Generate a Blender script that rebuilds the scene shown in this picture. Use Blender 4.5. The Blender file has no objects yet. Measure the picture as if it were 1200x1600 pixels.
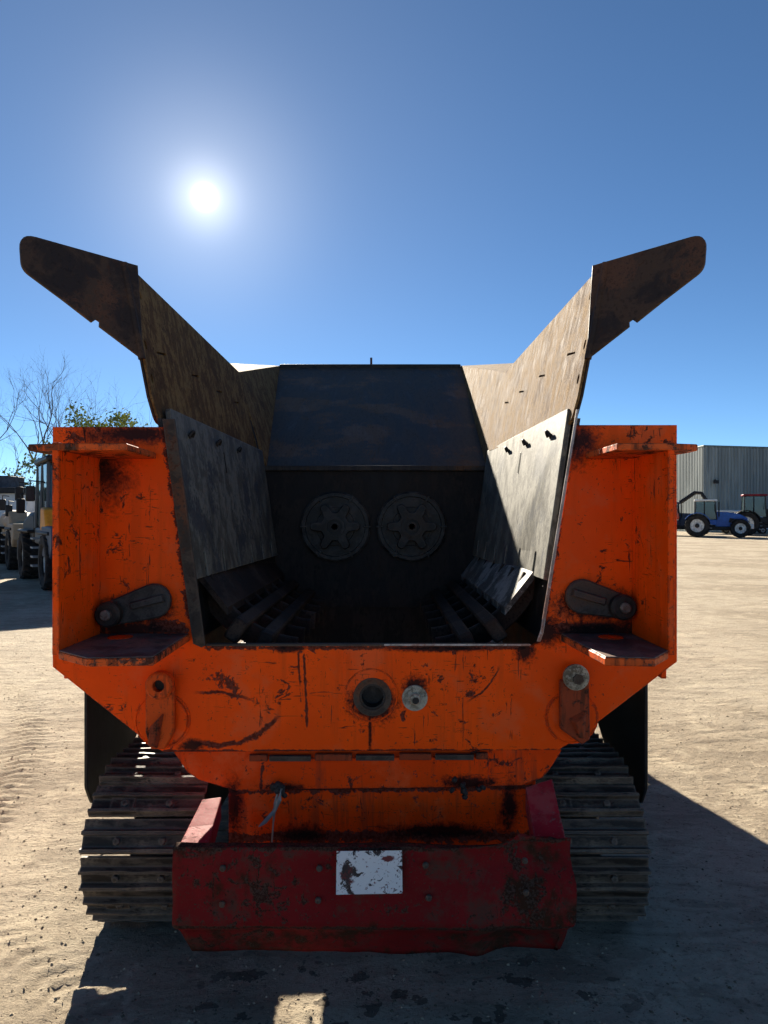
import bpy, bmesh, math, random
import numpy as np
from mathutils import Vector, Matrix

# ------------------------------------------------------------------ camera, sky, sun, exposure
sc = bpy.context.scene
col = sc.collection
R = math.radians
random.seed(7); np.random.seed(7)
F, HOR, EYE = 1110.0, 808.0, 1.62            # focal length in photo pixels, horizon row, eye height

cam_d = bpy.data.cameras.new('camera'); cam = bpy.data.objects.new('camera', cam_d); col.objects.link(cam)
cam.location = (0, 0, EYE); cam.rotation_euler = (R(90), 0, 0)
cam_d.sensor_fit = 'VERTICAL'; cam_d.sensor_height = 36.0; cam_d.lens = 36.0 * F / 1600.0
cam_d.shift_y = (HOR - 800.0) / 1600.0
cam_d.clip_start = 0.05; cam_d.clip_end = 3000
sc.camera = cam

SUN = Vector(((320 - 600) / F, 1.0, (HOR - 308) / F)).normalized()
w = bpy.data.worlds.new('World'); sc.world = w; w.use_nodes = True
wt = w.node_tree; wt.nodes.clear()
wout = wt.nodes.new('ShaderNodeOutputWorld'); bg = wt.nodes.new('ShaderNodeBackground')
sky = wt.nodes.new('ShaderNodeTexSky'); sky.sky_type = 'NISHITA'; sky.sun_disc = False
sky.sun_elevation = math.asin(SUN.z); sky.sun_rotation = math.atan2(SUN.x, SUN.y)
sky.altitude = 50; sky.air_density = 0.55; sky.dust_density = 0.0; sky.ozone_density = 8.0
bg.inputs['Strength'].default_value = 0.05
# the sun's disc and the bright aureole that scattering puts round it
tc = wt.nodes.new('ShaderNodeTexCoord')
nv = wt.nodes.new('ShaderNodeVectorMath'); nv.operation = 'NORMALIZE'; wt.links.new(tc.outputs['Generated'], nv.inputs[0])
dp = wt.nodes.new('ShaderNodeVectorMath'); dp.operation = 'DOT_PRODUCT'
wt.links.new(nv.outputs[0], dp.inputs[0]); dp.inputs[1].default_value = SUN
cl = wt.nodes.new('ShaderNodeMath'); cl.operation = 'MAXIMUM'; wt.links.new(dp.outputs['Value'], cl.inputs[0]); cl.inputs[1].default_value = 0.0
last = None
GLOW = ((26000, (36, 35, 33)), (1500, (2.6, 2.5, 2.25)), (170, (1.35, 1.3, 1.15)), (20, (0.48, 0.46, 0.39)))
for p, c in GLOW:
    pw = wt.nodes.new('ShaderNodeMath'); pw.operation = 'POWER'; wt.links.new(cl.outputs[0], pw.inputs[0]); pw.inputs[1].default_value = p
    sv = wt.nodes.new('ShaderNodeVectorMath'); sv.operation = 'SCALE'; sv.inputs[0].default_value = c; wt.links.new(pw.outputs[0], sv.inputs['Scale'])
    if last is None: last = sv
    else:
        ad = wt.nodes.new('ShaderNodeVectorMath'); ad.operation = 'ADD'
        wt.links.new(last.outputs[0], ad.inputs[0]); wt.links.new(sv.outputs[0], ad.inputs[1]); last = ad
ad = wt.nodes.new('ShaderNodeVectorMath'); ad.operation = 'ADD'
tint = wt.nodes.new('ShaderNodeVectorMath'); tint.operation = 'MULTIPLY'; wt.links.new(sky.outputs[0], tint.inputs[0]); tint.inputs[1].default_value = (0.97, 0.86, 0.68)
wt.links.new(tint.outputs[0], ad.inputs[0]); wt.links.new(last.outputs[0], ad.inputs[1])
wt.links.new(ad.outputs[0], bg.inputs['Color']); wt.links.new(bg.outputs[0], wout.inputs[0])

sun_d = bpy.data.lights.new('sun', 'SUN'); sun_d.energy = 4.3; sun_d.angle = R(0.53); sun_d.color = (1.0, 0.90, 0.74)
sun = bpy.data.objects.new('sun', sun_d); col.objects.link(sun)
sun.rotation_euler = SUN.to_track_quat('Z', 'Y').to_euler()
sun.location = (-20, 60, 30)
sc.view_settings.view_transform = 'Standard'; sc.view_settings.look = 'None'
sc.view_settings.exposure = 2.0; sc.view_settings.gamma = 1.0
try: sc.view_settings.use_curve_mapping = False
except Exception: pass
sc.cycles.use_adaptive_sampling = True; sc.cycles.adaptive_threshold = 0.02; sc.cycles.max_bounces = 7; sc.cycles.diffuse_bounces = 4; sc.cycles.glossy_bounces = 3

# ------------------------------------------------------------------ helpers: meshes
def W(px, py, Z):                                   # point at real depth Z seen at a photo position
    return Vector(((px - 600) / F * Z, Z, EYE + (HOR - py) / F * Z))

class MB:
    def __init__(s): s.v = []; s.f = []
    def add(s, vs, fs):
        o = len(s.v); s.v += [tuple(v) for v in vs]; s.f += [tuple(i + o for i in f) for f in fs]; return s
    def box(s, x0, x1, y0, y1, z0, z1, M=None):
        vs = [Vector((x, y, z)) for z in (z0, z1) for y in (y0, y1) for x in (x0, x1)]
        if M is not None: vs = [M @ v for v in vs]
        return s.add(vs, [(0, 2, 3, 1), (4, 5, 7, 6), (0, 1, 5, 4), (2, 6, 7, 3), (0, 4, 6, 2), (1, 3, 7, 5)])
    def hexa(s, a, b):                              # two matching rings of points, closed solid
        n = len(a)
        fs = [tuple(reversed(range(n))), tuple(range(n, 2 * n))] + [(i, (i + 1) % n, n + (i + 1) % n, n + i) for i in range(n)]
        return s.add(list(a) + list(b), fs)
    def lathe(s, prof, origin, axis, n=24, closed=False):  # prof (radius, along)
        ax = Vector(axis).normalized(); u = ax.orthogonal().normalized(); v = ax.cross(u); o = Vector(origin)
        vs = []; m = len(prof)
        for i in range(n):
            a = 2 * math.pi * i / n; d = u * math.cos(a) + v * math.sin(a)
            vs += [o + d * r + ax * h for r, h in prof]
        fs = []
        for i in range(n):
            j = (i + 1) % n
            for k in range(m if closed else m - 1):
                k2 = (k + 1) % m
                fs.append((i * m + k, j * m + k, j * m + k2, i * m + k2))
        if not closed:
            fs.append(tuple(reversed([i * m for i in range(n)]))); fs.append(tuple(i * m + m - 1 for i in range(n)))
        return s.add(vs, fs)
    def cyl(s, p0, p1, r0, r1=None, n=16):
        p0 = Vector(p0); p1 = Vector(p1); r1 = r0 if r1 is None else r1
        return s.lathe([(r0, 0), (r1, (p1 - p0).length)], p0, p1 - p0, n)
    def tube(s, pts, r, n=6):
        pts = [Vector(p) for p in pts]; vs = []; m = len(pts)
        rs = r if isinstance(r, (list, tuple)) else [r] * m
        for k, p in enumerate(pts):
            t = (pts[min(k + 1, m - 1)] - pts[max(k - 1, 0)]).normalized()
            u = t.cross(Vector((0.31, 0.2, 0.93))).normalized(); v = t.cross(u)
            vs += [p + (u * math.cos(2 * math.pi * i / n) + v * math.sin(2 * math.pi * i / n)) * rs[k] for i in range(n)]
        fs = [(k * n + i, k * n + (i + 1) % n, (k + 1) * n + (i + 1) % n, (k + 1) * n + i) for k in range(m - 1) for i in range(n)]
        fs += [tuple(reversed(range(n))), tuple((m - 1) * n + i for i in range(n))]
        return s.add(vs, fs)
    def plate(s, outer, t, o=(0, 0, 0), ux=(1, 0, 0), uy=(0, 0, 1), holes=(), bevel=0.0):   # flat cut plate; its face lies in the frame, thickness goes behind
        cd = bpy.data.curves.new('c', 'CURVE'); cd.dimensions = '2D'; cd.fill_mode = 'BOTH'
        b = min(bevel, t * 0.45); cd.extrude = t / 2 - b; cd.bevel_depth = b; cd.bevel_resolution = 0; cd.offset = -b
        for ring in [outer] + list(holes):
            sp = cd.splines.new('POLY'); sp.points.add(len(ring) - 1); sp.use_cyclic_u = True
            for q, p in zip(sp.points, ring): q.co = (p[0], p[1], 0, 1)
        ob = bpy.data.objects.new('c', cd); me = bpy.data.meshes.new_from_object(ob)
        ux = Vector(ux).normalized(); uy = Vector(uy); uy = (uy - ux * uy.dot(ux)).normalized(); n = ux.cross(uy); o = Vector(o)
        s.add([o + ux * v.co.x + uy * v.co.y + n * (v.co.z - t / 2) for v in me.vertices], [tuple(p.vertices) for p in me.polygons])
        bpy.data.objects.remove(ob); bpy.data.curves.remove(cd); bpy.data.meshes.remove(me)
        return s
    def mesh(s, name, mat, ang=35):
        me = bpy.data.meshes.new(name); me.from_pydata(s.v, [], s.f); me.update()
        bm = bmesh.new(); bm.from_mesh(me); bmesh.ops.remove_doubles(bm, verts=bm.verts, dist=1e-5)
        bmesh.ops.recalc_face_normals(bm, faces=bm.faces); bm.to_mesh(me); bm.free()
        me.polygons.foreach_set('use_smooth', [True] * len(me.polygons))
        me.set_sharp_from_angle(angle=R(ang))
        if mat is not None: me.materials.append(mat)
        return me
    def build(s, name, mat, parent=None, bevel=0.0, ang=35, loc=None):
        return link(name, s.mesh(name, mat, ang), parent, bevel, loc)

def link(name, me, parent=None, bevel=0.0, loc=None):
    o = bpy.data.objects.new(name, me); col.objects.link(o)
    if parent is not None: o.parent = parent
    if loc is not None: o.location = loc
    if bevel:
        m = o.modifiers.new('bevel', 'BEVEL'); m.width = bevel; m.segments = 2; m.limit_method = 'ANGLE'; m.angle_limit = R(40)
    return o
def empty(name, loc, rz=0.0):
    o = bpy.data.objects.new(name, None); col.objects.link(o); o.location = loc; o.rotation_euler = (0, 0, rz); o.empty_display_size = 0.2
    return o
def tag(o, label=None, cat=None, group=None, kind=None):
    if label: o['label'] = label
    if cat: o['category'] = cat
    if group: o['group'] = group
    if kind: o['kind'] = kind
    return o
def circle(cx, cy, r, n=24, ry=None, a0=0.0):
    ry = ry or r
    return [(cx + r * math.cos(a0 + 2 * math.pi * i / n), cy + ry * math.sin(a0 + 2 * math.pi * i / n)) for i in range(n)]
def pill(ax, ay, ra, bx, by, rb, n=12):
    d = math.atan2(by - ay, bx - ax); L = math.hypot(bx - ax, by - ay); off = math.acos(max(-1, min(1, (ra - rb) / L)))
    pts = []
    for i in range(n + 1):
        a = d + off + (2 * math.pi - 2 * off) * i / n; pts.append((ax + ra * math.cos(a), ay + ra * math.sin(a)))
    for i in range(n + 1):
        a = d - off + 2 * off * i / n; pts.append((bx + rb * math.cos(a), by + rb * math.sin(a)))
    return pts
def rounded(pts, radii, n=5):
    out = []; m = len(pts)
    for i, p in enumerate(pts):
        r = radii[i] if isinstance(radii, (list, tuple)) else radii
        p = Vector(p); a = Vector(pts[i - 1]); b = Vector(pts[(i + 1) % m])
        if r <= 0: out.append(tuple(p)); continue
        da = (a - p).normalized(); db = (b - p).normalized(); h = da.angle(db) / 2
        L = min(r / math.tan(h), 0.45 * (a - p).length, 0.45 * (b - p).length)
        s0 = p + da * L; s1 = p + db * L
        for k in range(n + 1):
            t = k / n; out.append(tuple(s0 * (1 - t) ** 2 + p * 2 * t * (1 - t) + s1 * t * t))
    return out

# ------------------------------------------------------------------ helpers: materials
class NB:
    def __init__(s, name):
        s.m = bpy.data.materials.new(name); s.m.use_nodes = True; s.t = s.m.node_tree; s.t.nodes.clear()
        s.out = s.t.nodes.new('ShaderNodeOutputMaterial'); s.b = s.t.nodes.new('ShaderNodeBsdfPrincipled')
        s.t.links.new(s.b.outputs[0], s.out.inputs[0])
    def put(s, sock, v):
        if hasattr(v, 'is_output'): s.t.links.new(v, sock)
        elif isinstance(v, (tuple, list)) and sock.type == 'RGBA' and len(v) == 3: sock.default_value = (*v, 1)
        else: sock.default_value = v
    def obj(s): return s.t.nodes.new('ShaderNodeTexCoord').outputs['Object']
    def pos(s): return s.t.nodes.new('ShaderNodeNewGeometry').outputs['Position']
    def mapping(s, vec, scale=(1, 1, 1), rot=(0, 0, 0), loc=(0, 0, 0)):
        n = s.t.nodes.new('ShaderNodeMapping'); s.put(n.inputs['Vector'], vec); n.inputs['Scale'].default_value = scale
        n.inputs['Rotation'].default_value = rot; n.inputs['Location'].default_value = loc; return n.outputs[0]
    def noise(s, vec, scale, detail=4, rough=0.55, dist=0.0, colour=False):
        n = s.t.nodes.new('ShaderNodeTexNoise'); s.put(n.inputs['Vector'], vec); n.inputs['Scale'].default_value = scale
        n.inputs['Detail'].default_value = detail; n.inputs['Roughness'].default_value = rough; n.inputs['Distortion'].default_value = dist
        if colour: return n.outputs['Color']
        return s.math('MULTIPLY_ADD', n.outputs['Fac'], 2.7, -0.85)        # spread the noise over 0..1
    def voro(s, vec, scale, feature='F1'):
        n = s.t.nodes.new('ShaderNodeTexVoronoi'); n.feature = feature; s.put(n.inputs['Vector'], vec); n.inputs['Scale'].default_value = scale
        return n.outputs['Distance']
    def math(s, op, a, b=None, c=None, clamp=False):
        n = s.t.nodes.new('ShaderNodeMath'); n.operation = op; n.use_clamp = clamp
        for i, v in enumerate((a, b, c)):
            if v is not None: s.put(n.inputs[i], v)
        return n.outputs[0]
    def vmath(s, op, a, b=None):
        n = s.t.nodes.new('ShaderNodeVectorMath'); n.operation = op; s.put(n.inputs[0], a)
        if b is not None: s.put(n.inputs[1], b)
        return n.outputs['Value' if op in ('LENGTH', 'DOT_PRODUCT', 'DISTANCE') else 'Vector']
    def ramp(s, v, lo, hi):                           # smooth step lo..hi
        n = s.t.nodes.new('ShaderNodeMapRange'); n.interpolation_type = 'SMOOTHSTEP'; s.put(n.inputs[0], v)
        n.inputs[1].default_value = lo; n.inputs[2].default_value = hi; return n.outputs[0]
    def mix(s, f, a, b):
        n = s.t.nodes.new('ShaderNodeMix'); n.data_type = 'RGBA'; s.put(n.inputs[0], f); s.put(n.inputs[6], a); s.put(n.inputs[7], b); return n.outputs[2]
    def bump(s, h, strength=0.3, dist=0.01, normal=None):
        n = s.t.nodes.new('ShaderNodeBump'); n.inputs['Strength'].default_value = strength; n.inputs['Distance'].default_value = dist
        s.put(n.inputs['Height'], h)
        if normal is not None: s.put(n.inputs['Normal'], normal)
        return n.outputs[0]
    def edge(s, radius=0.012, samples=2):             # 0 on flats, up to 1 along edges
        bv = s.t.nodes.new('ShaderNodeBevel'); bv.samples = samples; bv.inputs['Radius'].default_value = radius
        g = s.t.nodes.new('ShaderNodeNewGeometry')
        return s.math('SUBTRACT', 1.0, s.vmath('DOT_PRODUCT', bv.outputs[0], g.outputs['Normal']))
    def xz(s, vec):
        n = s.t.nodes.new('ShaderNodeSeparateXYZ'); s.put(n.inputs[0], vec); return n.outputs
    def finish(s, colour=None, rough=None, metal=None, normal=None, spec=None):
        if colour is not None: s.put(s.b.inputs['Base Color'], colour)
        if rough is not None: s.put(s.b.inputs['Roughness'], rough)
        if metal is not None: s.put(s.b.inputs['Metallic'], metal)
        if normal is not None: s.put(s.b.inputs['Normal'], normal)
        if spec is not None: s.put(s.b.inputs['Specular IOR Level'], spec)
        return s.m
def simple(name, c, rough=0.6, metal=0.0, var=0.25, scale=6.0, bump=0.15, spec=0.25):
    b = NB(name); v = b.obj(); n = b.noise(v, scale, 5, 0.6)
    d = tuple(x * (1 - var) for x in c); l = tuple(min(1, x * (1 + var)) for x in c)
    return b.finish(b.mix(b.ramp(n, 0.3, 0.7), d, l), rough, metal, b.bump(b.noise(v, scale * 8, 4), bump * .5, 0.004), spec)

def blob(b, p, n, cx, cz, rx, rz, soft=0.35, wob=0.9):   # irregular stain of its own shape on an upright plate
    x, _, z = b.xz(p)
    dx = b.math('MULTIPLY', b.math('SUBTRACT', x, cx), 1 / rx); dz = b.math('MULTIPLY', b.math('SUBTRACT', z, cz), 1 / rz)
    d = b.math('SQRT', b.math('ADD', b.math('MULTIPLY', dx, dx), b.math('MULTIPLY', dz, dz)))
    d = b.math('ADD', d, b.math('MULTIPLY', b.math('SUBTRACT', n, 0.5), wob * 2))
    return b.math('SUBTRACT', 1.0, b.ramp(d, 1 - soft, 1 + soft))
def arc(b, p, n, cx, cz, r, wd, a0, a1):                  # scraped arc
    x, _, z = b.xz(p)
    dx = b.math('SUBTRACT', x, cx); dz = b.math('SUBTRACT', z, cz)
    d = b.math('SQRT', b.math('ADD', b.math('MULTIPLY', dx, dx), b.math('MULTIPLY', dz, dz)))
    e = b.math('ABSOLUTE', b.math('SUBTRACT', b.math('ADD', d, b.math('MULTIPLY', b.math('SUBTRACT', n, 0.5), wd * 2.2)), r))
    k = b.math('SUBTRACT', 1.0, b.ramp(e, wd * 0.6, wd))
    an = b.math('ARCTAN2', dz, dx)
    k = b.math('MULTIPLY', k, b.ramp(an, a0, a0 + 0.25)); return b.math('MULTIPLY', k, b.math('SUBTRACT', 1.0, b.ramp(an, a1 - 0.15, a1)))

def worn(name, base, under=(0.036, 0.012, 0.008), chip=0.5, dirt=0.25, dirtc=(0.05, 0.03, 0.018), rough=0.42, edge=0.012, stains=(), arcs=(), lines=(), fade=None, runs_=(14, 14, 1.1), sc_=1.0, scratch=1.0):
    b = NB(name); p = b.obj()
    n_big = b.noise(p, 2.3 * sc_, 6, 0.62); n_mid = b.noise(p, 17 * sc_, 8, 0.72, 0.6); n_fine = b.noise(p, 85 * sc_, 6, 0.7)
    shade = b.mix(b.ramp(n_big, 0.3, 0.75), tuple(c * 0.93 for c in base), tuple(min(1, c * 1.1) for c in base))
    if fade: shade = b.mix(b.math('MULTIPLY', b.ramp(b.noise(p, 5 * sc_, 7, 0.7), 0.45 if runs_[2] > 1.5 else 0.55, 0.9), 0.8 if runs_[2] > 1.5 else 0.5), shade, fade)
    # dirt film that gathers in patches and runs
    runs = b.noise(b.mapping(p, runs_), 1.6 * sc_, 7, 0.68)
    film = b.math('MULTIPLY', b.ramp(b.math('MULTIPLY', runs, b.math('ADD', n_big, 0.35)), 0.44, 0.80), dirt)
    c = b.mix(film, shade, dirtc)
    # chips in crowds, single specks, scratches and bare edges
    crowd = b.math('ADD', n_mid, b.math('MULTIPLY', n_big, 0.55))
    m1 = b.ramp(crowd, 1.15 - 0.13 * chip, 1.18 - 0.13 * chip)
    m2 = b.ramp(b.math('ADD', n_fine, b.math('MULTIPLY', n_mid, 0.35)), 1.07 - 0.08 * chip, 1.11 - 0.08 * chip)
    sn = b.noise(b.mapping(p, (3, 3, 30), (0, R(24), 0)), 3.5 * sc_, 6, 0.65, 1.2)
    sn2 = b.noise(b.mapping(p, (34, 30, 2.6), (0, R(9), 0)), 2.2 * sc_, 6, 0.65, 0.8)
    m3 = b.math('MULTIPLY', b.math('MAXIMUM', b.ramp(sn, 0.90 - 0.04 * scratch, 0.94 - 0.04 * scratch), b.ramp(sn2, 0.90 - 0.04 * scratch, 0.94 - 0.04 * scratch)), b.ramp(n_big, 0.42, 0.55))
    mask = b.math('MAXIMUM', b.math('MAXIMUM', m1, m2), m3)
    if edge:
        e = b.math('MULTIPLY', b.ramp(b.edge(edge), 0.015, 0.12), b.ramp(b.math('ADD', n_mid, b.math('MULTIPLY', n_fine, 0.4)), 0.62, 0.74))
        mask = b.math('MAXIMUM', mask, e)
    grease = None
    for st in stains:
        k = blob(b, p, b.math('ADD', b.math('MULTIPLY', n_mid, 0.6), b.math('MULTIPLY', n_fine, 0.4)), *st); grease = k if grease is None else b.math('MAXIMUM', grease, k)
    for a in arcs:
        k = arc(b, p, n_mid, *a); mask = b.math('MAXIMUM', mask, k)
    for (x0, z0, x1, z1, wd) in lines:                 # paint worn off in flakes along a seam
        x, _, z = b.xz(p); L = math.hypot(x1 - x0, z1 - z0); ux, uz = (x1 - x0) / L, (z1 - z0) / L
        dx = b.math('SUBTRACT', x, x0); dz = b.math('SUBTRACT', z, z0)
        al = b.math('ADD', b.math('MULTIPLY', dx, ux), b.math('MULTIPLY', dz, uz)); pe = b.math('ABSOLUTE', b.math('SUBTRACT', b.math('MULTIPLY', dx, uz), b.math('MULTIPLY', dz, ux)))
        k = b.math('MULTIPLY', b.math('SUBTRACT', 1.0, b.ramp(pe, 0.0, wd)), b.math('MULTIPLY', b.ramp(al, -.02, .02), b.math('SUBTRACT', 1.0, b.ramp(al, L - .02, L + .02))))
        mask = b.math('MAXIMUM', mask, b.ramp(b.math('ADD', b.math('ADD', b.math('MULTIPLY', n_mid, .7), b.math('MULTIPLY', n_fine, .3)), b.math('MULTIPLY', k, .55 if wd < .1 else .24)), .86, .90))
    rust = b.mix(b.ramp(n_fine, 0.35, 0.7), under, tuple(min(1, u * 2.2 + 0.012) for u in under))
    c = b.mix(b.math('MULTIPLY', mask, 0.92), c, rust)
    rg = b.math('ADD', b.math('MULTIPLY', mask, 0.35), b.math('ADD', rough, b.math('MULTIPLY', film, 0.4)))
    if grease is not None:
        c = b.mix(b.math('MULTIPLY', grease, 0.96), c, (0.008, 0.006, 0.006)); 
    h = b.math('ADD', b.math('MULTIPLY', mask, -0.6), b.math('MULTIPLY', n_fine, 0.25))
    nrm = b.bump(h, 0.22, 0.003)
    nrm = b.bump(b.noise(p, 3.1, 3, 0.5), 0.12, 0.02, nrm)
    return b.finish(c, rg, 0.0, nrm, 0.10)

def steel(name, c0, c1, c2=None, stretch=(1, 1, 1), rot=(0, 0, 0), rough=0.55, metal=0.0, edge=0.01, bumps=0.4, sc_=1.0, ew=.35, speck=.5):
    b = NB(name); p = b.obj(); q = b.mapping(p, stretch, rot)
    n1 = b.noise(q, 9 * sc_, 8, 0.68, 0.5); n2 = b.noise(p, 2.6 * sc_, 5, 0.6); n3 = b.noise(q, 60 * sc_, 6, 0.7)
    c = b.mix(b.ramp(n1, 0.32, 0.68), c0, c1)
    if c2: c = b.mix(b.math('MULTIPLY', b.ramp(b.math('ADD', n2, b.math('MULTIPLY', n3, 0.5)), 0.80, 1.05), 0.85), c, c2)
    c = b.mix(b.math('MULTIPLY', b.ramp(n3, 0.58, 0.85), speck), c, tuple(x * 0.35 for x in c0))
    if edge:
        c = b.mix(b.math('MULTIPLY', b.ramp(b.edge(edge), 0.02, 0.15), ew), c, tuple(min(1, x * 1.7 + 0.03) for x in c1))
    h = b.math('ADD', n1, b.math('MULTIPLY', n3, 0.5))
    return b.finish(c, b.math('ADD', rough - 0.1, b.math('MULTIPLY', n1, 0.25)), metal, b.bump(h, bumps * 0.5, 0.004), 0.2)

k0 = 2.6 / F
def PX(x): return (x - 600) * k0
def PZ(y): return EYE + (HOR - y) * k0

ORANGE = (0.98, 0.086, 0.002)
FADE = (0.80, 0.13, 0.035)
M = {}
M['orange'] = worn('orange_paint', ORANGE, chip=0.18, dirt=0.15, fade=FADE)
M['orange_plate'] = worn('orange_plate_paint', ORANGE, chip=0.28, dirt=0.12, fade=FADE,
    stains=[(PX(130), PZ(985), 0.075, 0.085, 0.5), (PX(205), PZ(985), 0.16, 0.030, 0.5), (PX(215), PZ(955), 0.14, 0.05, 0.5), (PX(165), PZ(735), 0.075, 0.10, 0.9), (PX(205), PZ(678), 0.17, 0.030, 0.7), 
            (PX(945), PZ(985), 0.20, 0.035, 0.5), (PX(1000), PZ(985), 0.09, 0.055, 0.5), (PX(925), PZ(945), 0.14, 0.05, 0.5), (PX(900), PZ(690), 0.07, 0.075, 0.7), (PX(855), PZ(985), 0.05, 0.05, 0.5),
            (PX(582), PZ(1100), 0.085, 0.055, 0.5), (PX(578), PZ(1140), 0.006, 0.09, 0.5), (PX(648), PZ(1072), 0.045, 0.035, 0.5), (PX(450), PZ(1014), 0.05, 0.012, 0.5), (PX(820), PZ(1020), 0.035, 0.035, 0.5), (PX(690), PZ(1014), 0.16, 0.010, 0.5), (PX(300), PZ(1165), 0.05, 0.02, 0.5)],
    lines=[(PX(258), PZ(667), PX(306), PZ(995), .045), (PX(892), PZ(667), PX(838), PZ(995), .05), (PX(320), PZ(1012), PX(830), PZ(1012), .018), (PX(250), PZ(1174), PX(880), PZ(1172), .012), (PX(230), PZ(975), PX(300), PZ(985), .05), (PX(870), PZ(985), PX(960), PZ(985), .06), (PX(330), PZ(1050), PX(425), PZ(1140), .13), (PX(475), PZ(1020), PX(480), PZ(1140), .011), (PX(466), PZ(1020), PX(470), PZ(1100), .008)],
    arcs=[(PX(340), PZ(1043), 121 * k0, 0.013, -1.95, -0.62), (PX(330), PZ(1260), 178 * k0, 0.007, 1.1, 1.75), (PX(690), PZ(1010), 95 * k0, 0.004, -1.2, -0.3)])
M['orange_skirt'] = worn('orange_skirt_paint', (0.84, 0.062, 0.002), chip=0.75, dirt=0.4, fade=FADE,
    stains=[(PX(440), PZ(1233), 0.075, 0.016, 0.5), (PX(735), PZ(1226), 0.085, 0.022, 0.5), (PX(560), PZ(1238), 0.30, 0.007, 0.5), (PX(470), PZ(1313), 0.09, 0.03, 0.6), (PX(360), PZ(1270), 0.03, 0.10, 0.6), (PX(690), PZ(1308), 0.20, 0.025, 0.6), (PX(800), PZ(1270), 0.03, 0.09, 0.6)],
    lines=[(PX(330), PZ(1320), PX(840), PZ(1318), .05), (PX(340), PZ(1245), PX(840), PZ(1238), .03), (PX(410), PZ(1186), PX(405), PZ(1240), .015)],
    )
M['red'] = worn('red_worn_sheet', (0.19, 0.010, 0.010), under=(0.028, 0.015, 0.009), chip=1.0, dirt=0.95, dirtc=(0.040, 0.020, 0.010), rough=0.75, fade=(0.075, 0.040, 0.026), edge=0.01, sc_=1.5, runs_=(2.2, 2.2, 1.6), lines=[(-.75, .303, .68, .303, .022), (-.72, .556, .66, .556, .018), (.40, .56, .50, .33, .05), (-.70, .36, .62, .36, .13), (-.1, .52, .3, .50, .11)])
M['red_arm'] = worn('red_arm_paint', (0.36, 0.02, 0.03), under=(0.12, 0.05, 0.045), chip=0.45, dirt=0.3, rough=0.5, fade=(0.40, 0.10, 0.09), edge=0.01)
M['shelf'] = worn('shelf_worn_paint', (0.70, 0.11, 0.02), under=(0.030, 0.020, 0.015), chip=1.5, dirt=0.7, rough=0.5, fade=(0.50, 0.16, 0.08), edge=0.02)
M['shelf_top'] = steel('shelf_bare_steel', (0.050, 0.042, 0.040), (0.13, 0.11, 0.10), (0.20, 0.13, 0.10), rough=0.5)
M['flange'] = worn('flange_paint', ORANGE, chip=0.20, dirt=0.16, fade=FADE,
    stains=[])
M['liner'] = steel('liner_steel', (0.085, 0.082, 0.070), (0.175, 0.168, 0.142), (0.050, 0.056, 0.066), stretch=(1, 1, 0.55), rough=0.55, sc_=1.6)
M['wing'] = steel('wing_rusty_steel', (0.120, 0.058, 0.018), (0.240, 0.142, 0.056), (0.085, 0.040, 0.016), stretch=(1, 1.25, 0.5), rot=(R(12), 0, 0), rough=0.9, sc_=2.2, speck=.9, bumps=.7, edge=0)
M['flap'] = steel('flap_rusty_steel', (0.032, 0.022, 0.018), (0.070, 0.042, 0.028), (0.12, 0.055, 0.03), rough=0.6, edge=0)
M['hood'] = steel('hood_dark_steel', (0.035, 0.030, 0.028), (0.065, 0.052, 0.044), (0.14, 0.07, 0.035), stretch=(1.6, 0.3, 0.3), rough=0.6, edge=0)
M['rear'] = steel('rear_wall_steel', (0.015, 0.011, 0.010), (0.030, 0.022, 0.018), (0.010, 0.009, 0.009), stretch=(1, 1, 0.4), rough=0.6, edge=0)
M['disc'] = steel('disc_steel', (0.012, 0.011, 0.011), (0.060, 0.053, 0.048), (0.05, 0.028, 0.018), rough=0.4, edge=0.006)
M['bar'] = steel('bar_brown_steel', (0.010, 0.007, 0.006), (0.030, 0.018, 0.014), (0.06, 0.04, 0.03), rough=0.75)
M['edge'] = steel('edge_bar_steel', (0.040, 0.030, 0.023), (0.085, 0.062, 0.045), (0.13, 0.05, 0.022), rough=0.6)
M['bright'] = steel('bright_edge_steel', (0.30, 0.24, 0.20), (0.52, 0.45, 0.40), (0.35, 0.12, 0.06), rough=0.45)
M['sunlit_ledge'] = steel('sunlit_ledge_steel', (0.08, 0.075, 0.068), (0.26, 0.24, 0.22), (0.04, 0.035, 0.03), rough=0.6, edge=0)
M['washer'] = steel('washer_steel', (0.20, 0.18, 0.13), (0.40, 0.37, 0.29), (0.10, 0.07, 0.04), rough=0.45, sc_=2)
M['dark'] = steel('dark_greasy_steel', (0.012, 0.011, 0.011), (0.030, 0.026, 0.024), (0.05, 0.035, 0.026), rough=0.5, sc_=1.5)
M['lever'] = steel('lever_dark_steel', (0.026, 0.023, 0.022), (0.060, 0.052, 0.048), (0.09, 0.05, 0.035), rough=0.5, sc_=2)
M['lever_rust'] = worn('lever_rust_paint', (0.30, 0.055, 0.02), under=(0.035, 0.016, 0.010), chip=1.0, dirt=0.7, rough=0.55, sc_=2)
M['lever_orange'] = worn('lever_orange_paint', (0.66, 0.09, 0.012), chip=0.8, dirt=0.6, rough=0.5, sc_=2, stains=[(PX(240), PZ(1145), 0.03, 0.03, 0.5)])
M['pin'] = steel('pin_steel', (0.07, 0.05, 0.04), (0.17, 0.14, 0.12), (0.05, 0.03, 0.02), rough=0.5, sc_=3)
M['shoe'] = steel('track_shoe_steel', (0.028, 0.020, 0.014), (0.095, 0.070, 0.050), (0.24, 0.18, 0.12), stretch=(1, 3, 3), rough=0.55, edge=0.014, ew=1.0)  # pale edges put the skylight on the grouser tips into the colour
M['black'] = simple('black_paint', (0.012, 0.012, 0.013), 0.45)
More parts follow.
